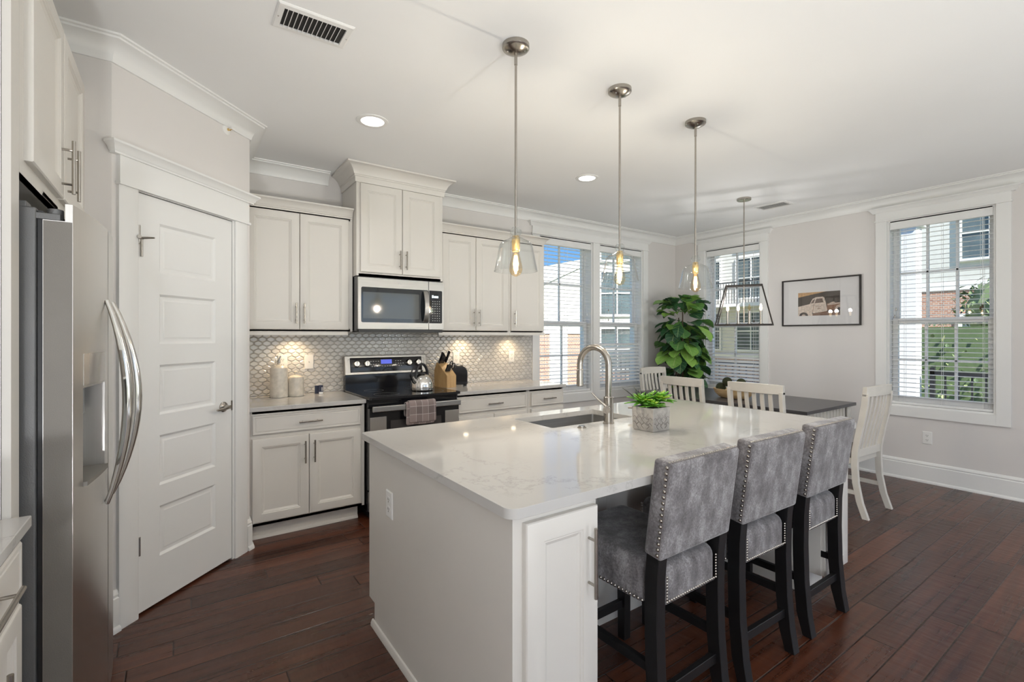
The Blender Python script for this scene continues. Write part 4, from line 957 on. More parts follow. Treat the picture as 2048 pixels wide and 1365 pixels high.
mb = MB(); mb.lathe([(0,.002),(.03,.002),(.042,.004),(.044,.001)],20,(1.895,2.08,.666)); mb.obj('drain', M['chrome'], s_)
fc = thing('faucet', 'brushed nickel gooseneck pull-down faucet standing on the island', 'faucet', (1.922,1.835,CT), 0)
mb = MB(); mb.lathe([(0,0),(.030,0),(.030,.005),(.0265,.007),(.026,.142),(.023,.146),(0,.146)],24); mb.obj('base', M['nickel'], fc)
arc = [(0,0,.14),(0,0,.24),(0,0,.315)]
fd = Vector((-0.30, 0.954, 0)).normalized(); RA = 0.088
for k in range(1,15):
    a = pi*k/14; arc.append((fd.x*RA*(1-cos(a)), fd.y*RA*(1-cos(a)), .315+RA*1.10*sin(a)))
mb = MB(); mb.tube(arc+[(fd.x*RA*2,fd.y*RA*2,.285)],.0175,16,up=(1,0,0)); mb.obj('spout', M['nickel'], fc)
mb = MB(); mb.lathe([(0,.190),(.016,.190),(.0195,.194),(.0195,.283),(.0172,.286),(0,.286)],18,(fd.x*RA*2,fd.y*RA*2,0)); mb.obj('spray_head', M['nickel'], fc)
hd = Vector((-0.80,-0.60,0)).normalized()
mb = MB(); mb.cyl((0,0,.085),tuple(hd*.075+Vector((0,0,.085))),.0155,16); mb.cyl(tuple(hd*.066+Vector((0,0,.085))),tuple(hd*.090+Vector((0,0,.085))),.0195,16)
mb.tube([tuple(hd*.078+Vector((0,0,.098))),tuple(hd*.078+Vector((-.03,.045,.145))),tuple(hd*.078+Vector((-.045,.066,.172)))],[.0055,.005,.0045],8); mb.obj('lever', M['nickel'], fc)
mb = MB(); mb.lathe([(0,0),(.023,0),(.023,.004),(.017,.006),(.016,.011),(0,.012)],24); o = mb.obj('air_switch', M['nickel'], None); o.location = (1.716,1.826,CT); tag(o, 'small round nickel button on the island in front of the sink', 'button')
sd = thing('soap_dispenser', 'nickel soap dispenser almost hidden behind the square planter', 'dispenser', (2.235,1.84,CT))
mb = MB(); mb.lathe([(0,0),(.022,0),(.022,.004),(.012,.006),(.011,.055),(0,.056)],18); mb.obj('base', M['nickel'], sd)
mb = MB(); mb.tube([(0,0,.05),(-.02,.03,.056),(-.055,.085,.052)],[.009,.008,.006],10); mb.obj('nozzle', M['nickel'], sd)

# planter with succulents
pl = thing('succulent_planter', 'square concrete planter with bright green succulents on the island', 'planter', (1.972,1.592,CT), 1)
H_ = 0.118; hw = .064
mb = MB(); 
R_ = [[mb.bm.verts.new((sx*w_,sy*w_,z)) for sx,sy in ((-1,-1),(1,-1),(1,1),(-1,1))] for w_,z in ((hw-.004,0),(hw,.008),(hw+.003,H_),(hw-.007,H_),(hw-.010,H_-.022))]
for a,b in zip(R_,R_[1:]):
    for i in range(4): mb.face([a[i],a[(i+1)%4],b[(i+1)%4],b[i]])
mb.face(R_[0][::-1]); mb.face(R_[-1]); mb.obj('pot', M['concrete'], pl, bev=.003)
def puzzle(mb, M4):
    """raised interlocking jigsaw grooves drawn as slim ridges"""
    for ux in (-.032,0.0,.032):
        pts = []
        for k in range(33):
            z = .010+.100*k/32; ph = (z*62) % 2; off_ = .007*sin(pi*ph)*(1 if (ux*100)%2 < 1 else -1)
            pts.append(M4 @ Vector((ux+off_, 0, z)))
        mb.tube(pts,.0012,5)
    for z in (.034,.062,.090):
        pts = [M4 @ Vector((-.058+.116*k/40, 0, z+.0055*sin(2*pi*k/40*3.6+z*200))) for k in range(41)]; mb.tube(pts,.0012,5)
mb = MB()
for a in (0,90,180,270): puzzle(mb, Matrix.Rotation(radians(a),4,'Z') @ Matrix.Translation((0,-hw-.0012,0.003)))
mb.obj('jigsaw_relief', simple('groove_grey',(0.19,0.17,0.155),0.9), pl)
mb = MB(); mb.box(-hw+.009,hw-.009,-hw+.009,hw-.009,H_-.021,H_-.008); mb.obj('soil', M['soil'], pl, smooth=False)
def leaf(mb, o, d, up, L_, w_, curl=.25, th=.002, n=5, fat=.35):
    o = Vector(o); d = Vector(d).normalized(); up = Vector(up); sd_ = d.cross(up)
    if sd_.length < 1e-3: sd_ = Vector((1,0,0))
    sd_.normalize(); nu = sd_.cross(d).normalized(); A=[];B=[];C_=[]
    for i in range(n+1):
        k = i/n; p = o+d*L_*k+nu*(L_*curl*(k*k)*-1); hw_ = w_*(sin(pi*min(1,(k*(1-fat)+fat*.5)))**.8)*(1 if k < 1 else .08)
        A.append(mb.bm.verts.new(p-sd_*hw_+nu*hw_*.35)); B.append(mb.bm.verts.new(p)); C_.append(mb.bm.verts.new(p+sd_*hw_+nu*hw_*.35))
    for i in range(n):
        mb.face([A[i],B[i],B[i+1],A[i+1]]); mb.face([B[i],C_[i],C_[i+1],B[i+1]])
def rosette(c, n, L_, w_, mat, name, el0=.15, el1=1.25, sd=1):
    mb = MB(); rnd = random.Random(sd)
    for i in range(n):
        k = i/n; a = i*2.39996+rnd.uniform(-.15,.15); el = el0+(el1-el0)*k+rnd.uniform(-.1,.1)
        d = (cos(a)*cos(el),sin(a)*cos(el),sin(el)); leaf(mb,c,d,(0,0,1),L_*(1.1-.45*k)*rnd.uniform(.85,1.1),w_,.12,fat=.5)
    o = mb.obj(name, mat, pl, smooth=True); md = o.modifiers.new('s','SOLIDIFY'); md.thickness = .0035; md.offset = 0
    return o
rosette((.030,-.026,H_+.026),44,.084,.0135,M['succ'],'rosette',.0,1.25,1)
rosette((-.036,.020,H_+.018),44,.082,.0090,M['succ'],'rosette',-.05,1.2,2)
rosette((.030,.036,H_+.010),30,.070,.011,M['succ'],'rosette',.1,1.2,3)
rosette((-.030,-.034,H_+.004),30,.062,.0105,M['succ'],'rosette',.1,1.2,4)
rosette((-.018,.034,H_-.006),11,.125,.0045,M['succdark'],'spiky_leaves',.75,1.45,5)

# ================================================================== BAR STOOLS
def stool():
    r = thing('bar_stool', '', 'bar stool', (0,0,0), 0, 'bar stools at the island')
    HW = .205
    for s in (-1,1):
        x0, x1 = (s*HW-.024*0, s*(HW-.046)); x0, x1 = min(x0,x1), max(x0,x1)
        mb = MB(); F_ = [(-.232,0),(-.205,.10),(-.192,.25),(-.188,.42),(-.190,.56),(-.200,.68)]; B_ = [(y-.052+ (.010 if z==0 else 0),z) for y,z in F_]
        mb.prism(F_+B_[::-1], x0, x1, 'x'); mb.obj('leg', M['stoolwood'], r, bev=.003)
        mb = MB(); mb.prism([(.215,0),(.255,0),(.262,.44),(.212,.44)], x0+.002, x1-.002, 'x'); mb.obj('leg', M['stoolwood'], r, bev=.003)
        mb = MB(); mb.box(s*(HW-.023)-.011,s*(HW-.023)+.011,-.205,.225,.235,.268); mb.obj('stretcher', M['stoolwood'], r, bev=.002)
    for y, z in ((.235,.165),(-.222,.165)):
        mb = MB(); mb.box(-HW+.045,HW-.045,y-.011,y+.011,z-.018,z+.018); mb.obj('stretcher', M['stoolwood'], r, bev=.002)
    # seat cushion
    mb = MB(); mb.box(-HW+.001,HW-.001,-.178,.268,.470,.612); mb.box(-HW+.048,HW-.048,-.238,-.10,.470,.606); st = mb.obj('seat', M['fabric'], r, ang=60)
    md = st.modifiers.new('b','BEVEL'); md.width = .042; md.segments = 5; md.limit_method = 'NONE'
    me = st.data; bm = bmesh.new(); bm.from_mesh(me)
    for v_ in bm.verts:
        if v_.co.z < .5: v_.co.z -= .0
    bm.edges.ensure_lookup_table(); bw = bm.edges.layers.float.new('bevel_weight_edge')
    for e_ in bm.edges:
        e_[bw] = 1.0 if max(v_.co.z for v_ in e_.verts) > .6 else .12
    bm.to_mesh(me); bm.free(); md.limit_method = 'WEIGHT'
    def nail(mb, p, n_, rr):
        n_ = Vector(n_).normalized(); q_ = n_.to_track_quat('Z','Y').to_matrix(); mb.lathe([(rr,0),(rr*.8,rr*.45),(rr*.4,rr*.7),(0,rr*.78)],8,p,q_)
    zz = .480
    nails = MB()
    for k in range(24): nail(nails,(-HW+.058+(2*HW-.116)*k/23,-.2385,zz),(0,-1,0),.0052)
    for k in range(8):
        for s in (-1,1): nail(nails,(s*(HW-.058),-.2385,zz+.0105+.0105*k),(0,-1,0),.0048)
    nails.obj('nailhead_trim', M['nickel'], st)
    for s in (-1,1):
        nails = MB()
        for k in range(26): nail(nails,(s*(HW-.0005),-.178+.436*k/25,zz),(s,0,0),.0062)
        for k in range(8): nail(nails,(s*(HW-.0005),.256,zz+.013+.0125*k),(s,0,0),.0058)
        nails.obj('nailhead_trim', M['nickel'], st)
    # back cushion, raked, standing on the rear legs
    BM = Matrix.Translation((0,-.222,.642)) @ Matrix.Rotation(radians(7.5),4,'X')
    BHT = .335
    mb = MB(); mb.box(-HW-.004,HW+.004,-.036,.036,0,BHT,BM); bk = mb.obj('backrest', M['fabric'], r, ang=60)
    md = bk.modifiers.new('b','BEVEL'); md.width = .013; md.segments = 4; md.limit_method = 'ANGLE'
    for s in (-1,1):
        nails = MB(); nx = (BM.to_3x3() @ Vector((s,0,0)))
        for k in range(16): nail(nails, BM @ Vector((s*(HW+.0045),-.020,.018+(BHT-.034)*k/15)), nx, .0066)
        nails.obj('nailhead_trim', M['nickel'], bk)
    nails = MB(); nt_ = (BM.to_3x3() @ Vector((0,0,1)))
    for k in range(30): nail(nails, BM @ Vector((-HW+.006+(2*HW-.012)*k/29,-.020,BHT+.0003)), nt_, .0042)
    nails.obj('nailhead_trim', M['nickel'], bk)
    mb = MB()
    for s in (-1,1): mb.tube([BM @ Vector((s*(HW+.0048),-.0275,.006)), BM @ Vector((s*(HW+.0048),-.0275,BHT-.012))],.0013,6)
    mb.tube([BM @ Vector((-HW+.01,-.0275,BHT+.0008)), BM @ Vector((HW-.01,-.0275,BHT+.0008))],.0013,6)
    mb.obj('seam_piping', M['seatgrey'], bk)
    return r
st0 = stool(); st0.location = (1.508,1.275,0); st0.rotation_euler = (0,0,radians(1)); st0['label'] = 'nearest grey upholstered bar stool, beside the island cupboard door'
dup(st0, (2.035,1.278,0), -1, 'middle grey upholstered bar stool of the three at the island')
dup(st0, (2.575,1.282,0), 0, 'farthest grey upholstered bar stool, at the far end of the island')

# ================================================================== DINING
dt = thing('dining_table', 'dining table with charcoal wood top and white base beside the windows', 'table', (4.755,2.745,0))
TW, TL = .497, .895
mb = MB(); mb.box(-TW,TW,-TL,TL,.728,.757); mb.obj('tabletop', M['tabletop'], dt, bev=.003)
mb = MB()
for s in (-1,1): mb.box(-TW+.05,TW-.05,s*(TL-.06)-.01,s*(TL-.06)+.01,.63,.728); mb.box(s*(TW-.055)-.01,s*(TW-.055)+.01,-TL+.07,TL-.07,.63,.728)
for k in range(13):
    x = -TW+.10+k*(2*TW-.2)/12
    mb.box(x-.012,x+.012,-TL+.044,-TL+.050,.632,.728)
mb.obj('apron', M['ivory'], dt, smooth=False)
for sx_ in (-1,1):
    for sy_ in (-1,1):
        x, y = sx_*(TW-.07), sy_*(TL-.075); mb = MB(); mb.box(x-.042,x+.042,y-.042,y+.042,.60,.728); mb.lathe([(0,0),(.024,0),(.028,.05),(.036,.30),(.040,.50),(.030,.54),(.040,.57),(.040,.602)],16,(x,y,0)); mb.obj('leg', M['ivory'], dt)
def dchair():
    r = thing('dining_chair', '', 'chair', (0,0,0), 0, 'ivory dining chairs')
    HW = .228
    C = [(-.262,0),(-.222,.12),(-.196,.26),(-.188,.40),(-.192,.50),(-.212,.62),(-.238,.75),(-.256,.87),(-.262,.945)]
    for s in (-1,1):
        F_ = [(y+.022,z) for y,z in C]; B_ = [(y-.022,z) for y,z in C]; mb = MB(); x0, x1 = sorted((s*HW, s*(HW-.030)))
        mb.prism(F_+B_[::-1], x0, x1, 'x'); mb.obj('rear_post', M['ivory'], r, bev=.003)
        mb = MB(); mb.prism([(.195,0),(.228,0),(.235,.435),(.188,.435)], x0, x1+.006 if s<0 else x1, 'x'); mb.obj('leg', M['ivory'], r, bev=.002)
        mb = MB(); xm = s*(HW-.015); mb.obox((xm,-.205,.185),(xm,.205,.185),.016,.030); mb.obj('stretcher', M['ivory'], r)
    mb = MB(); mb.obox((-HW+.02,.10,.185),(HW-.02,.10,.185),.016,.026); mb.obj('stretcher', M['ivory'], r)
    mb = MB(); n=10; rows=[]
    for k in range(n+1):
        x = -HW+2*HW*k/n; c_ = -.030*(1-(2*k/n-1)**2)*1.0
        rows.append([(x,-.238+c_,.925),(x,-.270+c_,.925),(x,-.276+c_,.998+.006*(1-(2*k/n-1)**2)),(x,-.246+c_,.998+.006*(1-(2*k/n-1)**2))])
    VV = [[mb.bm.verts.new(p) for p in ro] for ro in rows]
    for a,b in zip(VV,VV[1:]):
        for i in range(4): mb.face([a[i],a[(i+1)%4],b[(i+1)%4],b[i]])
    mb.face(VV[0][::-1]); mb.face(VV[-1]); mb.obj('top_rail', M['ivory'], r, bev=.003)
    mb = MB(); mb.box(-HW+.03,HW-.03,-.205,-.180,.452,.512); mb.obj('lower_rail', M['ivory'], r, bev=.002)
    for k in range(5):
        x = -.128+.064*k; c_ = -.022*(1-(x/HW)**2)
        SP = [(-.194,.505),(-.205+c_*.3,.60),(-.228+c_*.6,.73),(-.246+c_*.9,.85),(-.254+c_,.932)]
        mb = MB(); mb.prism([(y+.007,z) for y,z in SP]+[(y-.007,z) for y,z in SP][::-1], x-.0155, x+.0155, 'x'); mb.obj('slat', M['ivory'], r, bev=.002)
    mb = MB(); mb.box(-HW+.012,HW-.012,-.180,.215,.40,.445); mb.obj('seat_frame', M['ivory'], r, bev=.003)
    mb = MB(); mb.prism(rrect(-HW+.004,HW-.004,-.176,.240,.03,4),.4455,.485,'z'); mb.obj('seat', M['seatgrey'], r, bev=.012, seg=3)
    return r
ch = dchair(); ch.location = (4.475,1.690,0); ch.rotation_euler = (0,0,radians(-2)); ch['label'] = 'ivory slat-back dining chair at the near end of the table, its back to the camera'
dup(ch, (4.115,2.070,0), -90, 'ivory slat-back dining chair on the long table side, in front of the wooden bowl')
dup(ch, (4.105,2.745,0), -92, 'ivory slat-back dining chair on the long table side, partly behind the succulent planter')
dup(ch, (4.770,3.560,0), 180, 'ivory slat-back dining chair at the far end of the table, beside the leafy plant')
bw_ = thing('wooden_bowl', 'long pale wooden dough bowl on the dining table', 'bowl', (4.60,2.69,.758), 90)
mb = MB(); sc = Matrix.Diagonal(Vector((1.30,.72,1))).to_3x3()
mb.lathe([(0,.0),(.095,.0),(.115,.008),(.145,.045),(.162,.088),(.154,.090),(.136,.050),(.106,.016),(0,.012)],36,(0,0,0),sc); mb.obj('bowl_body', M['bowlwood'], bw_)
for i, (x, y, z, rr, lab) in enumerate(((.132,.004,.096,.0485,'moss-green decorative ball at the left end of the wooden bowl'),(.0575,.010,.160,.0470,'moss-green decorative ball stacked on top at the left of the wooden bowl'),(-.015,-.004,.094,.0480,'moss-green decorative ball in the middle of the wooden bowl, behind the chair rail'),(-.087,.006,.157,.0460,'moss-green decorative ball stacked on top at the right of the wooden bowl'),(-.155,-.002,.098,.0460,'moss-green decorative ball at the right end of the wooden bowl'))):
    mb = MB(); mb.ball((0,0,0),rr,20,12)
    for v_ in mb.bm.verts: v_.co *= 1+.02*sin(v_.co.x*190)*sin(v_.co.y*170+1)*sin(v_.co.z*180)
    o = mb.obj('moss_ball', M['moss'], None); o.location = (4.60-y, 2.69+x, .758+z); tag(o, lab, 'ball', 'moss balls in the bowl')

FILL_POWER = {-0.6: 170, 1.5: 222, 4.0: 185}  # power of the added ceiling fill lamps, keyed by x
# ================================================================== LAMPS
def pendant():
    r = thing('pendant_light', '', 'pendant light', (0,0,CEIL), 0, 'glass pendant lights over the island')
    B = 1.690-CEIL
    mb = MB(); mb.lathe([(0,0),(.064,0),(.064,-.018),(.060,-.023),(.055,-.026),(.040,-.034),(.022,-.040),(.012,-.042),(0,-.042)],32); mb.obj('canopy', M['nickel'], r)
    mb = MB(); mb.cyl((.030,-.028,-.034),(.030,-.028,-.026),.0045,8); mb.obj('canopy_screw', M['chrome'], r)
    mb = MB(); mb.cyl((-.034,.018,-.036),(-.034,.018,-.026),.0045,8); mb.obj('canopy_screw', M['chrome'], r)
    mb = MB(); mb.cyl((0,0,-.03),(0,0,-.095),.0078,12); mb.cyl((0,0,-.09),(0,0,B+.160),.0058,12); mb.obj('rod', M['nickel'], r)
    mb = MB(); mb.lathe([(0,B+.165),(.016,B+.165),(.020,B+.150),(.019,B+.096),(.0165,B+.092),(0,B+.092)],20); mb.obj('socket', M['brass'], r)
    out = [(.012,.208),(.018,.205),(.027,.192),(.028,.180),(.020,.168),(.022,.160),(.044,.147),(.066,.137),(.077,.124),(.081,.108),(.092,.052),(.103,.0)]
    inn = [(max(.008,a-.0028),z) for a,z in out]
    mb = MB(); mb.lathe([(a,z+B) for a,z in out]+[(.104,B-.001),(.1015,B-.001)]+[(a,z+B) for a,z in inn[::-1]],40); mb.obj('glass_shade', M['shade'], r)
    mb = MB(); mb.lathe([(.013,.100),(.015,.090),(.020,.066),(.029,.030),(.0315,.012),(.029,-.004),(.020,-.018),(.006,-.025),(0,-.026)],24,(0,0,B)); bl = mb.obj('bulb', M['bulb'], r)
    mb = MB()
    for k in range(6):
        a = pi*k/3; mb.tube([(.006*cos(a),.006*sin(a),B+.074),(.0115*cos(a+.3),.0115*sin(a+.3),B+.035),(.008*cos(a+.6),.008*sin(a+.6),B+.002)],.0022,5)
    mb.obj('filament', M['filament'], bl)
    return r
p0 = pendant(); PX = ((1.313,'nearest clear glass pendant light, in front of the wall cabinets'),(2.022,'middle clear glass pendant light, in front of the back windows'),(2.723,'farthest clear glass pendant light, beside the leafy plant'))
for i, (x, lab) in enumerate(PX):
    loc = (x,1.846,CEIL)
    if i == 0: p0.location = loc; p0['label'] = lab
    else: dup(p0, loc, 40*i, lab)
    lamp('pendant_lamp','POINT',(x,1.846,1.715),energy=17,color=(1,.985,.965),shadow_soft_size=.010)
chd = thing('lantern_chandelier', 'black trapezoid frame chandelier with candle lights over the dining table', 'chandelier', (4.649,2.605,CEIL), -64)
mb = MB(); mb.lathe([(0,0),(.066,0),(.066,-.018),(.062,-.022),(0,-.022)],32); mb.obj('canopy', M['nickel'], chd)
zt, zb2 = 1.885-CEIL, 1.492-CEIL
mb = MB(); mb.cyl((0,0,-.02),(0,0,zb2+.02),.0058,10); mb.obj('rod', M['nickel'], chd)
mb = MB(); T = [(sx_*.160,sy_*.062,zt) for sx_,sy_ in ((-1,-1),(1,-1),(1,1),(-1,1))]; Bq = [(sx_*.255,sy_*.105,zb2) for sx_,sy_ in ((-1,-1),(1,-1),(1,1),(-1,1))]
for i in range(4):
    mb.obox(T[i],T[(i+1)%4],.012,.012); mb.obox(Bq[i],Bq[(i+1)%4],.012,.012); mb.obox(T[i],Bq[i],.012,.012,up=(0,1,0.2))
mb.obox((0,-.062,zt),(0,.062,zt),.012,.012); mb.obox((-.255,0,zb2+.006),(.255,0,zb2+.006),.020,.010)
mb.obj('frame', M['darkmetal'], chd, smooth=False)
for i, x in enumerate((-.150,-.052,.048,.150)):
    mb = MB(); mb.lathe([(0,0),(.022,0),(.022,.004),(.0125,.006),(.0125,.128),(.010,.130),(0,.130)],16,(x,0,zb2+.012)); cs = mb.obj('candle_sleeve', M['ivory'] if False else M['nickel'], chd)
    mb = MB(); mb.lathe([(.006,0),(.011,.010),(.0145,.024),(.011,.044),(.005,.062),(0,.070)],16,(x,0,zb2+.142)); mb.obj('candle_bulb', M['bulb'] if i == 2 else M['candleglow'], cs)
    if i != 2: lamp('candle_lamp','POINT',(4.649+x*cos(radians(-64)),2.605+x*sin(radians(-64)),1.70),energy=5,color=(1,.985,.96),shadow_soft_size=.02)
for x, y, lab in ((1.028,3.023,'round recessed ceiling light nearest the microwave cabinet'),(2.925,3.046,'round recessed ceiling light behind the middle pendant, toward the windows')):
    r = thing('recessed_light', lab, 'ceiling light', (x,y,CEIL), 0, 'recessed ceiling lights')
    mb = MB(); mb.lathe([(.098,0),(.098,-.004),(.092,-.007),(.072,-.006),(.070,-.002)],36); mb.obj('trim_ring', M['white'], r)
    mb = MB(); mb.lathe([(0,-.0035),(.070,-.0035),(.070,-.002),(0,-.002)],36); mb.obj('lens', M['downlight'], r)
def downlamp(x, y, e): lamp('downlight_lamp','SPOT',(x,y,CEIL-.02),(0,0,0),e,(1,.98,.95),spot_size=radians(150),spot_blend=1.0,shadow_soft_size=.07)
for x, y in ((1.028,3.023),(2.925,3.046)): downlamp(x,y,16)
for x, y in ((4.6,-0.6),(0.9,-2.0),(4.0,-2.4)): downlamp(x,y,6)  # spots with no fixture, added out of view for extra light
def vent(loc, rz, L_, W_, n, label, curved):
    r = thing('air_vent', label, 'vent', loc, rz, 'ceiling air vents')
    mb = MB(); hx, hy = L_/2, W_/2; b = .028
    R0 = [[mb.bm.verts.new((sx_*(hx-i),sy_*(hy-i),z)) for sx_,sy_ in ((-1,-1),(1,-1),(1,1),(-1,1))] for i,z in ((0,0),(0,-.003),(.006,-.008),(b,-.010),(b,0))]
    for a_,b_ in zip(R0,R0[1:]):
        for i in range(4): mb.face([a_[i],a_[(i+1)%4],b_[(i+1)%4],b_[i]])
    mb.obj('frame', M['white'], r, smooth=False)
    mb = MB(); mb.box(-hx+b-.002,hx-b+.002,-hy+b-.002,hy-b+.002,-.0012,-.0004); mb.obj('dark_duct', M['darkhole'], r, smooth=False)
    mb = MB()
    for k in range(1,n):
        x = -hx+b+(L_-2*b)*k/n
        if curved: mb.obox((x-.004,-hy+b,-.006),(x-.004,hy-b,-.006),.0022,.012,up=(.4,0,1))
        else: mb.obox((-hx+b,-hy+b+(W_-2*b)*k/n,-.006),(hx-b,-hy+b+(W_-2*b)*k/n,-.006),.012,.002,up=(0,.5,1))
    mb.obj('louver', M['white'], r, smooth=False)
    mb = MB()
    for s in (-1,1): mb.lathe([(.004,-.010),(.003,-.0115),(0,-.0118)],8,(s*(hx-.013),0,0))
    mb.obj('screw', M['chrome'], r)
vent((0.498,2.245,CEIL),0,.310,.190,13,'white ceiling air vent near the top left of the room',True)
vent((5.150,2.565,CEIL),90,.330,.215,7,'white ceiling air vent near the window wall, beyond the chandelier',False)
sk = thing('sprinkler_head', 'small white fire sprinkler head under the crown above the pantry door', 'sprinkler', (PL.x+q.x*.705,PL.y+q.y*.705,2.643), 45)
RX = Matrix.Rotation(radians(90),3,'X')
mb = MB(); mb.lathe([(0,0),(.032,0),(.031,.004),(.022,.009),(.013,.011),(0,.011)],24,(0,0,0),RX); mb.obj('escutcheon', M['white'], sk)
mb = MB(); mb.lathe([(0,.01),(.008,.01),(.008,.026),(.004,.030),(.004,.040),(0,.041)],12,(0,0,0),RX); mb.obj('nozzle', M['brass'], sk)
mb = MB(); mb.box(-.016,.016,-.050,-.047,-.006,.008); mb.box(-.010,-.007,-.048,-.025,-.002,.002); mb.box(.007,.010,-.048,-.025,-.002,.002); mb.obj('deflector', M['white'], sk, smooth=False)

# ================================================================== PLANT
fp = thing('fiddle_leaf_plant', 'tall leafy fiddle-leaf fig in the corner between the windows', 'plant', (5.33,3.80,0))
mb = MB(); mb.lathe([(0,0),(.125,0),(.140,.02),(.155,.28),(.158,.30),(.148,.30),(.142,.27),(0,.27)],28); mb.obj('pot', M['concrete'], fp)
mb = MB(); mb.lathe([(0,.262),(.140,.262),(.138,.276),(0,.282)],24); mb.obj('soil', M['soil'], fp)
mb = MB(); tips = []
for x, y, h in ((.0,.0,1.80),(.055,-.05,1.45),(-.06,.03,1.25),(.03,.07,1.62)):
    pts = [(x*.6,y*.6,.26),(x,y,.7),(x*1.3,y*1.3,h*.7),(x*1.1,y*1.2,h)]; mb.tube(pts,[.013,.011,.009,.006],8); tips.append(pts)
mb.obj('trunk', M['bark'], fp)
mb = MB(); rnd = random.Random(11); UVL = mb.bm.loops.layers.uv.new('uv')
def fleaf(o, d, L_, droop):
    d = Vector(d).normalized(); up = Vector((0,0,1)); sd_ = d.cross(up)
    if sd_.length < .05: sd_ = Vector((1,0,0))
    sd_.normalize(); sd_ = (sd_+Vector((rnd.uniform(-.3,.3),rnd.uniform(-.3,.3),rnd.uniform(-.3,.3)))).normalized(); nu = sd_.cross(d).normalized(); n = 11; rows = []
    for i in range(n+1):
        k = i/n; p = Vector(o)+d*L_*k-up*droop*L_*k*k
        w_ = L_*(.025 if k < .10 else max(.02, .42*max(0.0,sin(pi*min(1.0,(k-.07)/.935)**1.75))**.72))
        ro = []
        for j in range(-2,3):
            f_ = j/2; ro.append(mb.bm.verts.new(p+sd_*w_*f_+nu*(w_*.30*abs(f_)**1.3 + (L_*.012*sin(k*24) if abs(j)==2 else 0) + (L_*.008*sin(k*20+1) if abs(j)==1 else 0))))
        rows.append(ro)
    for i, (a,b) in enumerate(zip(rows,rows[1:])):
        for j in range(4):
            f = mb.face([a[j],a[j+1],b[j+1],b[j]])
            if f:
                for lp, uv in zip(f.loops, ((j/4,i/n),((j+1)/4,i/n),((j+1)/4,(i+1)/n),(j/4,(i+1)/n))): lp[UVL].uv = uv
for k in range(235):
    pts = tips[k % 4]; f_ = rnd.uniform(.22,1.0); z = .62+(1.86-.62)*rnd.random()**.9
    a = rnd.uniform(0,2*pi); rad = .02+.05*rnd.random()
    c0 = Vector((rad*cos(a)*1.2, rad*sin(a), min(z,1.78)))
    el = rnd.uniform(-1.0,.25) if z < 1.6 else rnd.uniform(.05,1.1)
    L_ = rnd.uniform(.16,.25)
    if z < 1.12 and 5.33+c0.x+cos(a)*.30 < 5.06: continue
    reach = rnd.uniform(.03,.11)
    o_ = c0+Vector((cos(a),sin(a),.2))*reach
    if 5.33+o_.x+cos(a)*L_ > RIGHT-.06 or 3.80+o_.y+sin(a)*L_ > BACK-.06: L_ *= .72
    fleaf(o_,(cos(a)*cos(el),sin(a)*cos(el),sin(el)),L_,rnd.uniform(.15,.55))
o = mb.obj('foliage', M['fiddle'], fp, ang=60)

# ================================================================== PICTURE
pc = thing('framed_picture', 'thin black frame with wide white mat and a photo of an old white pickup truck', 'picture', (RIGHT-.002,2.775,1.495), -90)
PWD, PHT = .782, .522
mb = MB(); f_ = .014
mb.rects(0,PWD,0,PHT,[(0,0),(0,-.026),(.002,-.028),(f_-.002,-.028),(f_,-.025),(f_,-.012)],fill=False); mb.obj('frame', M['darkmetal'], pc, smooth=False)
mb = MB(); mb.box(f_,PWD-f_,-.012,-.006,f_,PHT-f_); mat_ = mb.obj('mat_board', simple('mat_board_white',(0.70,0.685,0.68),0.8,var=.005), pc, smooth=False)
ph0, ph1, pz0, pz1 = .172, .592, .112, .372
def C2(u, v): return (ph0+(ph1-ph0)*u, pz0+(pz1-pz0)*v)
def flat_(poly, lay, mat, name):
    mb = MB(); mb.prism([C2(*p) for p in poly], -.012-.0003*lay-.0003, -.012-.0003*lay, 'y') if False else mb.prism([C2(*p) for p in poly], -.0122-.00025*lay, -.0120, 'y'); return mb
cols = {'dark': (0.055,0.040,0.030), 'tan': (0.50,0.30,0.14), 'ground': (0.20,0.12,0.085), 'body': (0.62,0.52,0.44), 'body2': (0.50,0.40,0.33), 'win': (0.15,0.10,0.08), 'rust': (0.24,0.12,0.07), 'tyre': (0.035,0.028,0.026)}
PM = {k: simple('photo_'+k, v, .6, var=.22 if k not in ('win','tyre') else .1, vscale=60) for k, v in cols.items()}
circ = lambda cx_, cy_, rx, ry, n=20: [(cx_+rx*cos(2*pi*k/n), cy_+ry*sin(2*pi*k/n)) for k in range(n)]
half = lambda cx_, rx, ry, n=14: [(cx_+rx*cos(pi*k/n), max(0.0,ry*sin(pi*k/n))) for k in range(n+1)]
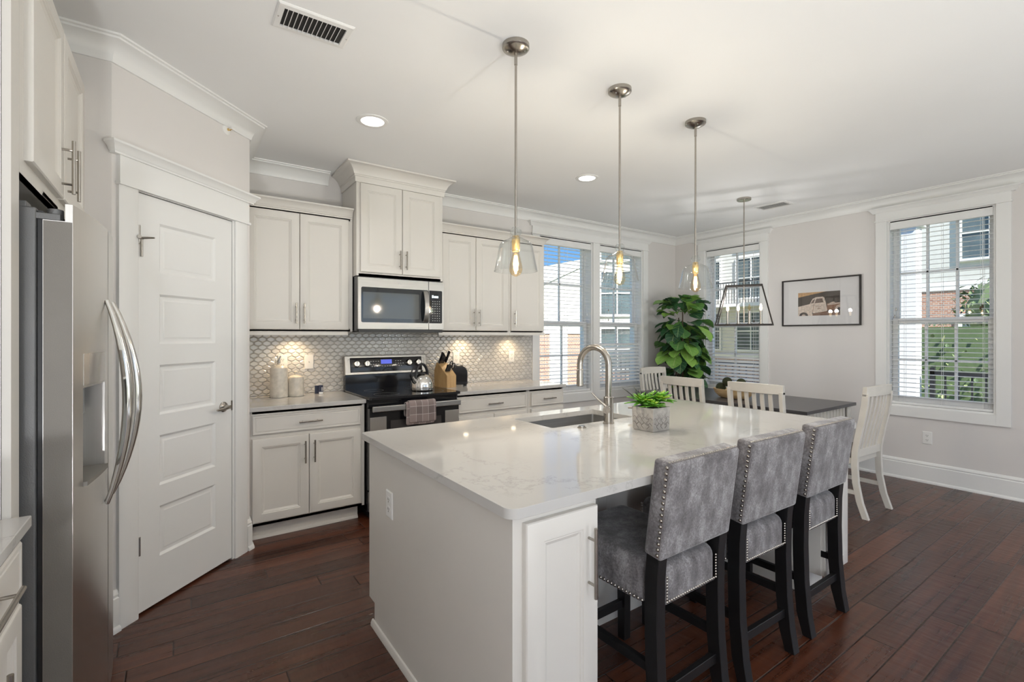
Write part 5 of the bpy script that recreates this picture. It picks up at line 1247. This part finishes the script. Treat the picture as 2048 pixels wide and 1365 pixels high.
layers = [('print_background','dark',[[(0,0),(1,0),(1,1),(0,1)]]),
 ('print_background','tan',[[(0,.80),(.68,1.0),(0,1.0)]]),
 ('print_background','ground',[[(0.33,0),(1,0),(1,.20),(.38,.08)]]),
 ('print_truck','rust',[[(.70,.22),(1,.22),(1,.52),(.70,.50)]]),
 ('print_truck','body2',[[(.90,.12),(1,.08),(1,.44),(.93,.40),(.88,.28)],[(.70,.44),(.80,.54),(.86,.56),(.90,.50),(1,.52),(1,.46),(.72,.42)]]),
 ('print_truck','body',[[(0,0),(.36,0),(.35,.16),(.38,.10),(.68,.17),(.71,.20),(.67,.55),(.64,.74),(.60,.79),(.44,.78),(.36,.72),(.29,.50),(.20,.47),(0,.40)]]),
 ('print_truck','rust',[[(.37,.08),(.70,.17),(.70,.145),(.37,.05)],[(.355,.16),(.365,.16),(.40,.50),(.39,.50)]]),
 ('print_truck','win',[[(.41,.52),(.62,.55),(.59,.72),(.45,.71)],[(.315,.53),(.385,.53),(.42,.70),(.37,.66)]]),
 ('print_truck','tyre',[half(.14,.11,.155),half(.985,.07,.0)[:0] or circ(.975,.20,.045,.12)]),
 ('print_truck','body2',[half(.14,.05,.07)]),
 ('print_truck','rust',[[(.43,.385),(.58,.405),(.58,.393),(.43,.373)],[(.49,.345),(.53,.35),(.53,.338),(.49,.333)],[(.475,.295),(.55,.305),(.55,.285),(.475,.275)]])]
for i, (nm, k, polys) in enumerate(layers):
    mb = MB()
    for p in polys:
        if len(p) > 2: mb.prism([C2(min(1,max(0,u)),min(1,max(0,v))) for u,v in p], -.0124-.0002*i, -.0120, 'y')
    mb.obj(nm, PM[k], mat_, smooth=False)
mb = MB(); mb.box(f_,PWD-f_,-.0200,-.0188,f_,PHT-f_); mb.obj('glazing', thin_glass('picture_glass',(1,1,1),1.0), pc, smooth=False)

# unseen fill lamps in cans, added behind the camera to brighten the ceiling
for x, y, lab in ((-0.6,-1.5,'added fill lamp in a white can behind the camera at the left'),(1.5,-2.2,'added fill lamp in a white can behind the camera in the middle'),(4.0,-3.0,'added fill lamp in a white can behind the camera at the right')):
    r = thing('added_fill_can', lab, 'fill lamp', (x,y,0), 0, 'added fill lamps behind the camera')
    mb = MB(); mb.lathe([(0,0),(.09,0),(.09,.24),(.082,.24),(.082,.05),(0,.05)],28); mb.obj('can', M['white'], r)
    lamp('added_fill_lamp','SPOT',(x,y,.25),(radians(180-32),0,0),FILL_POWER[x],(.955,.98,1),spot_size=radians(122),spot_blend=.8,shadow_soft_size=.10)
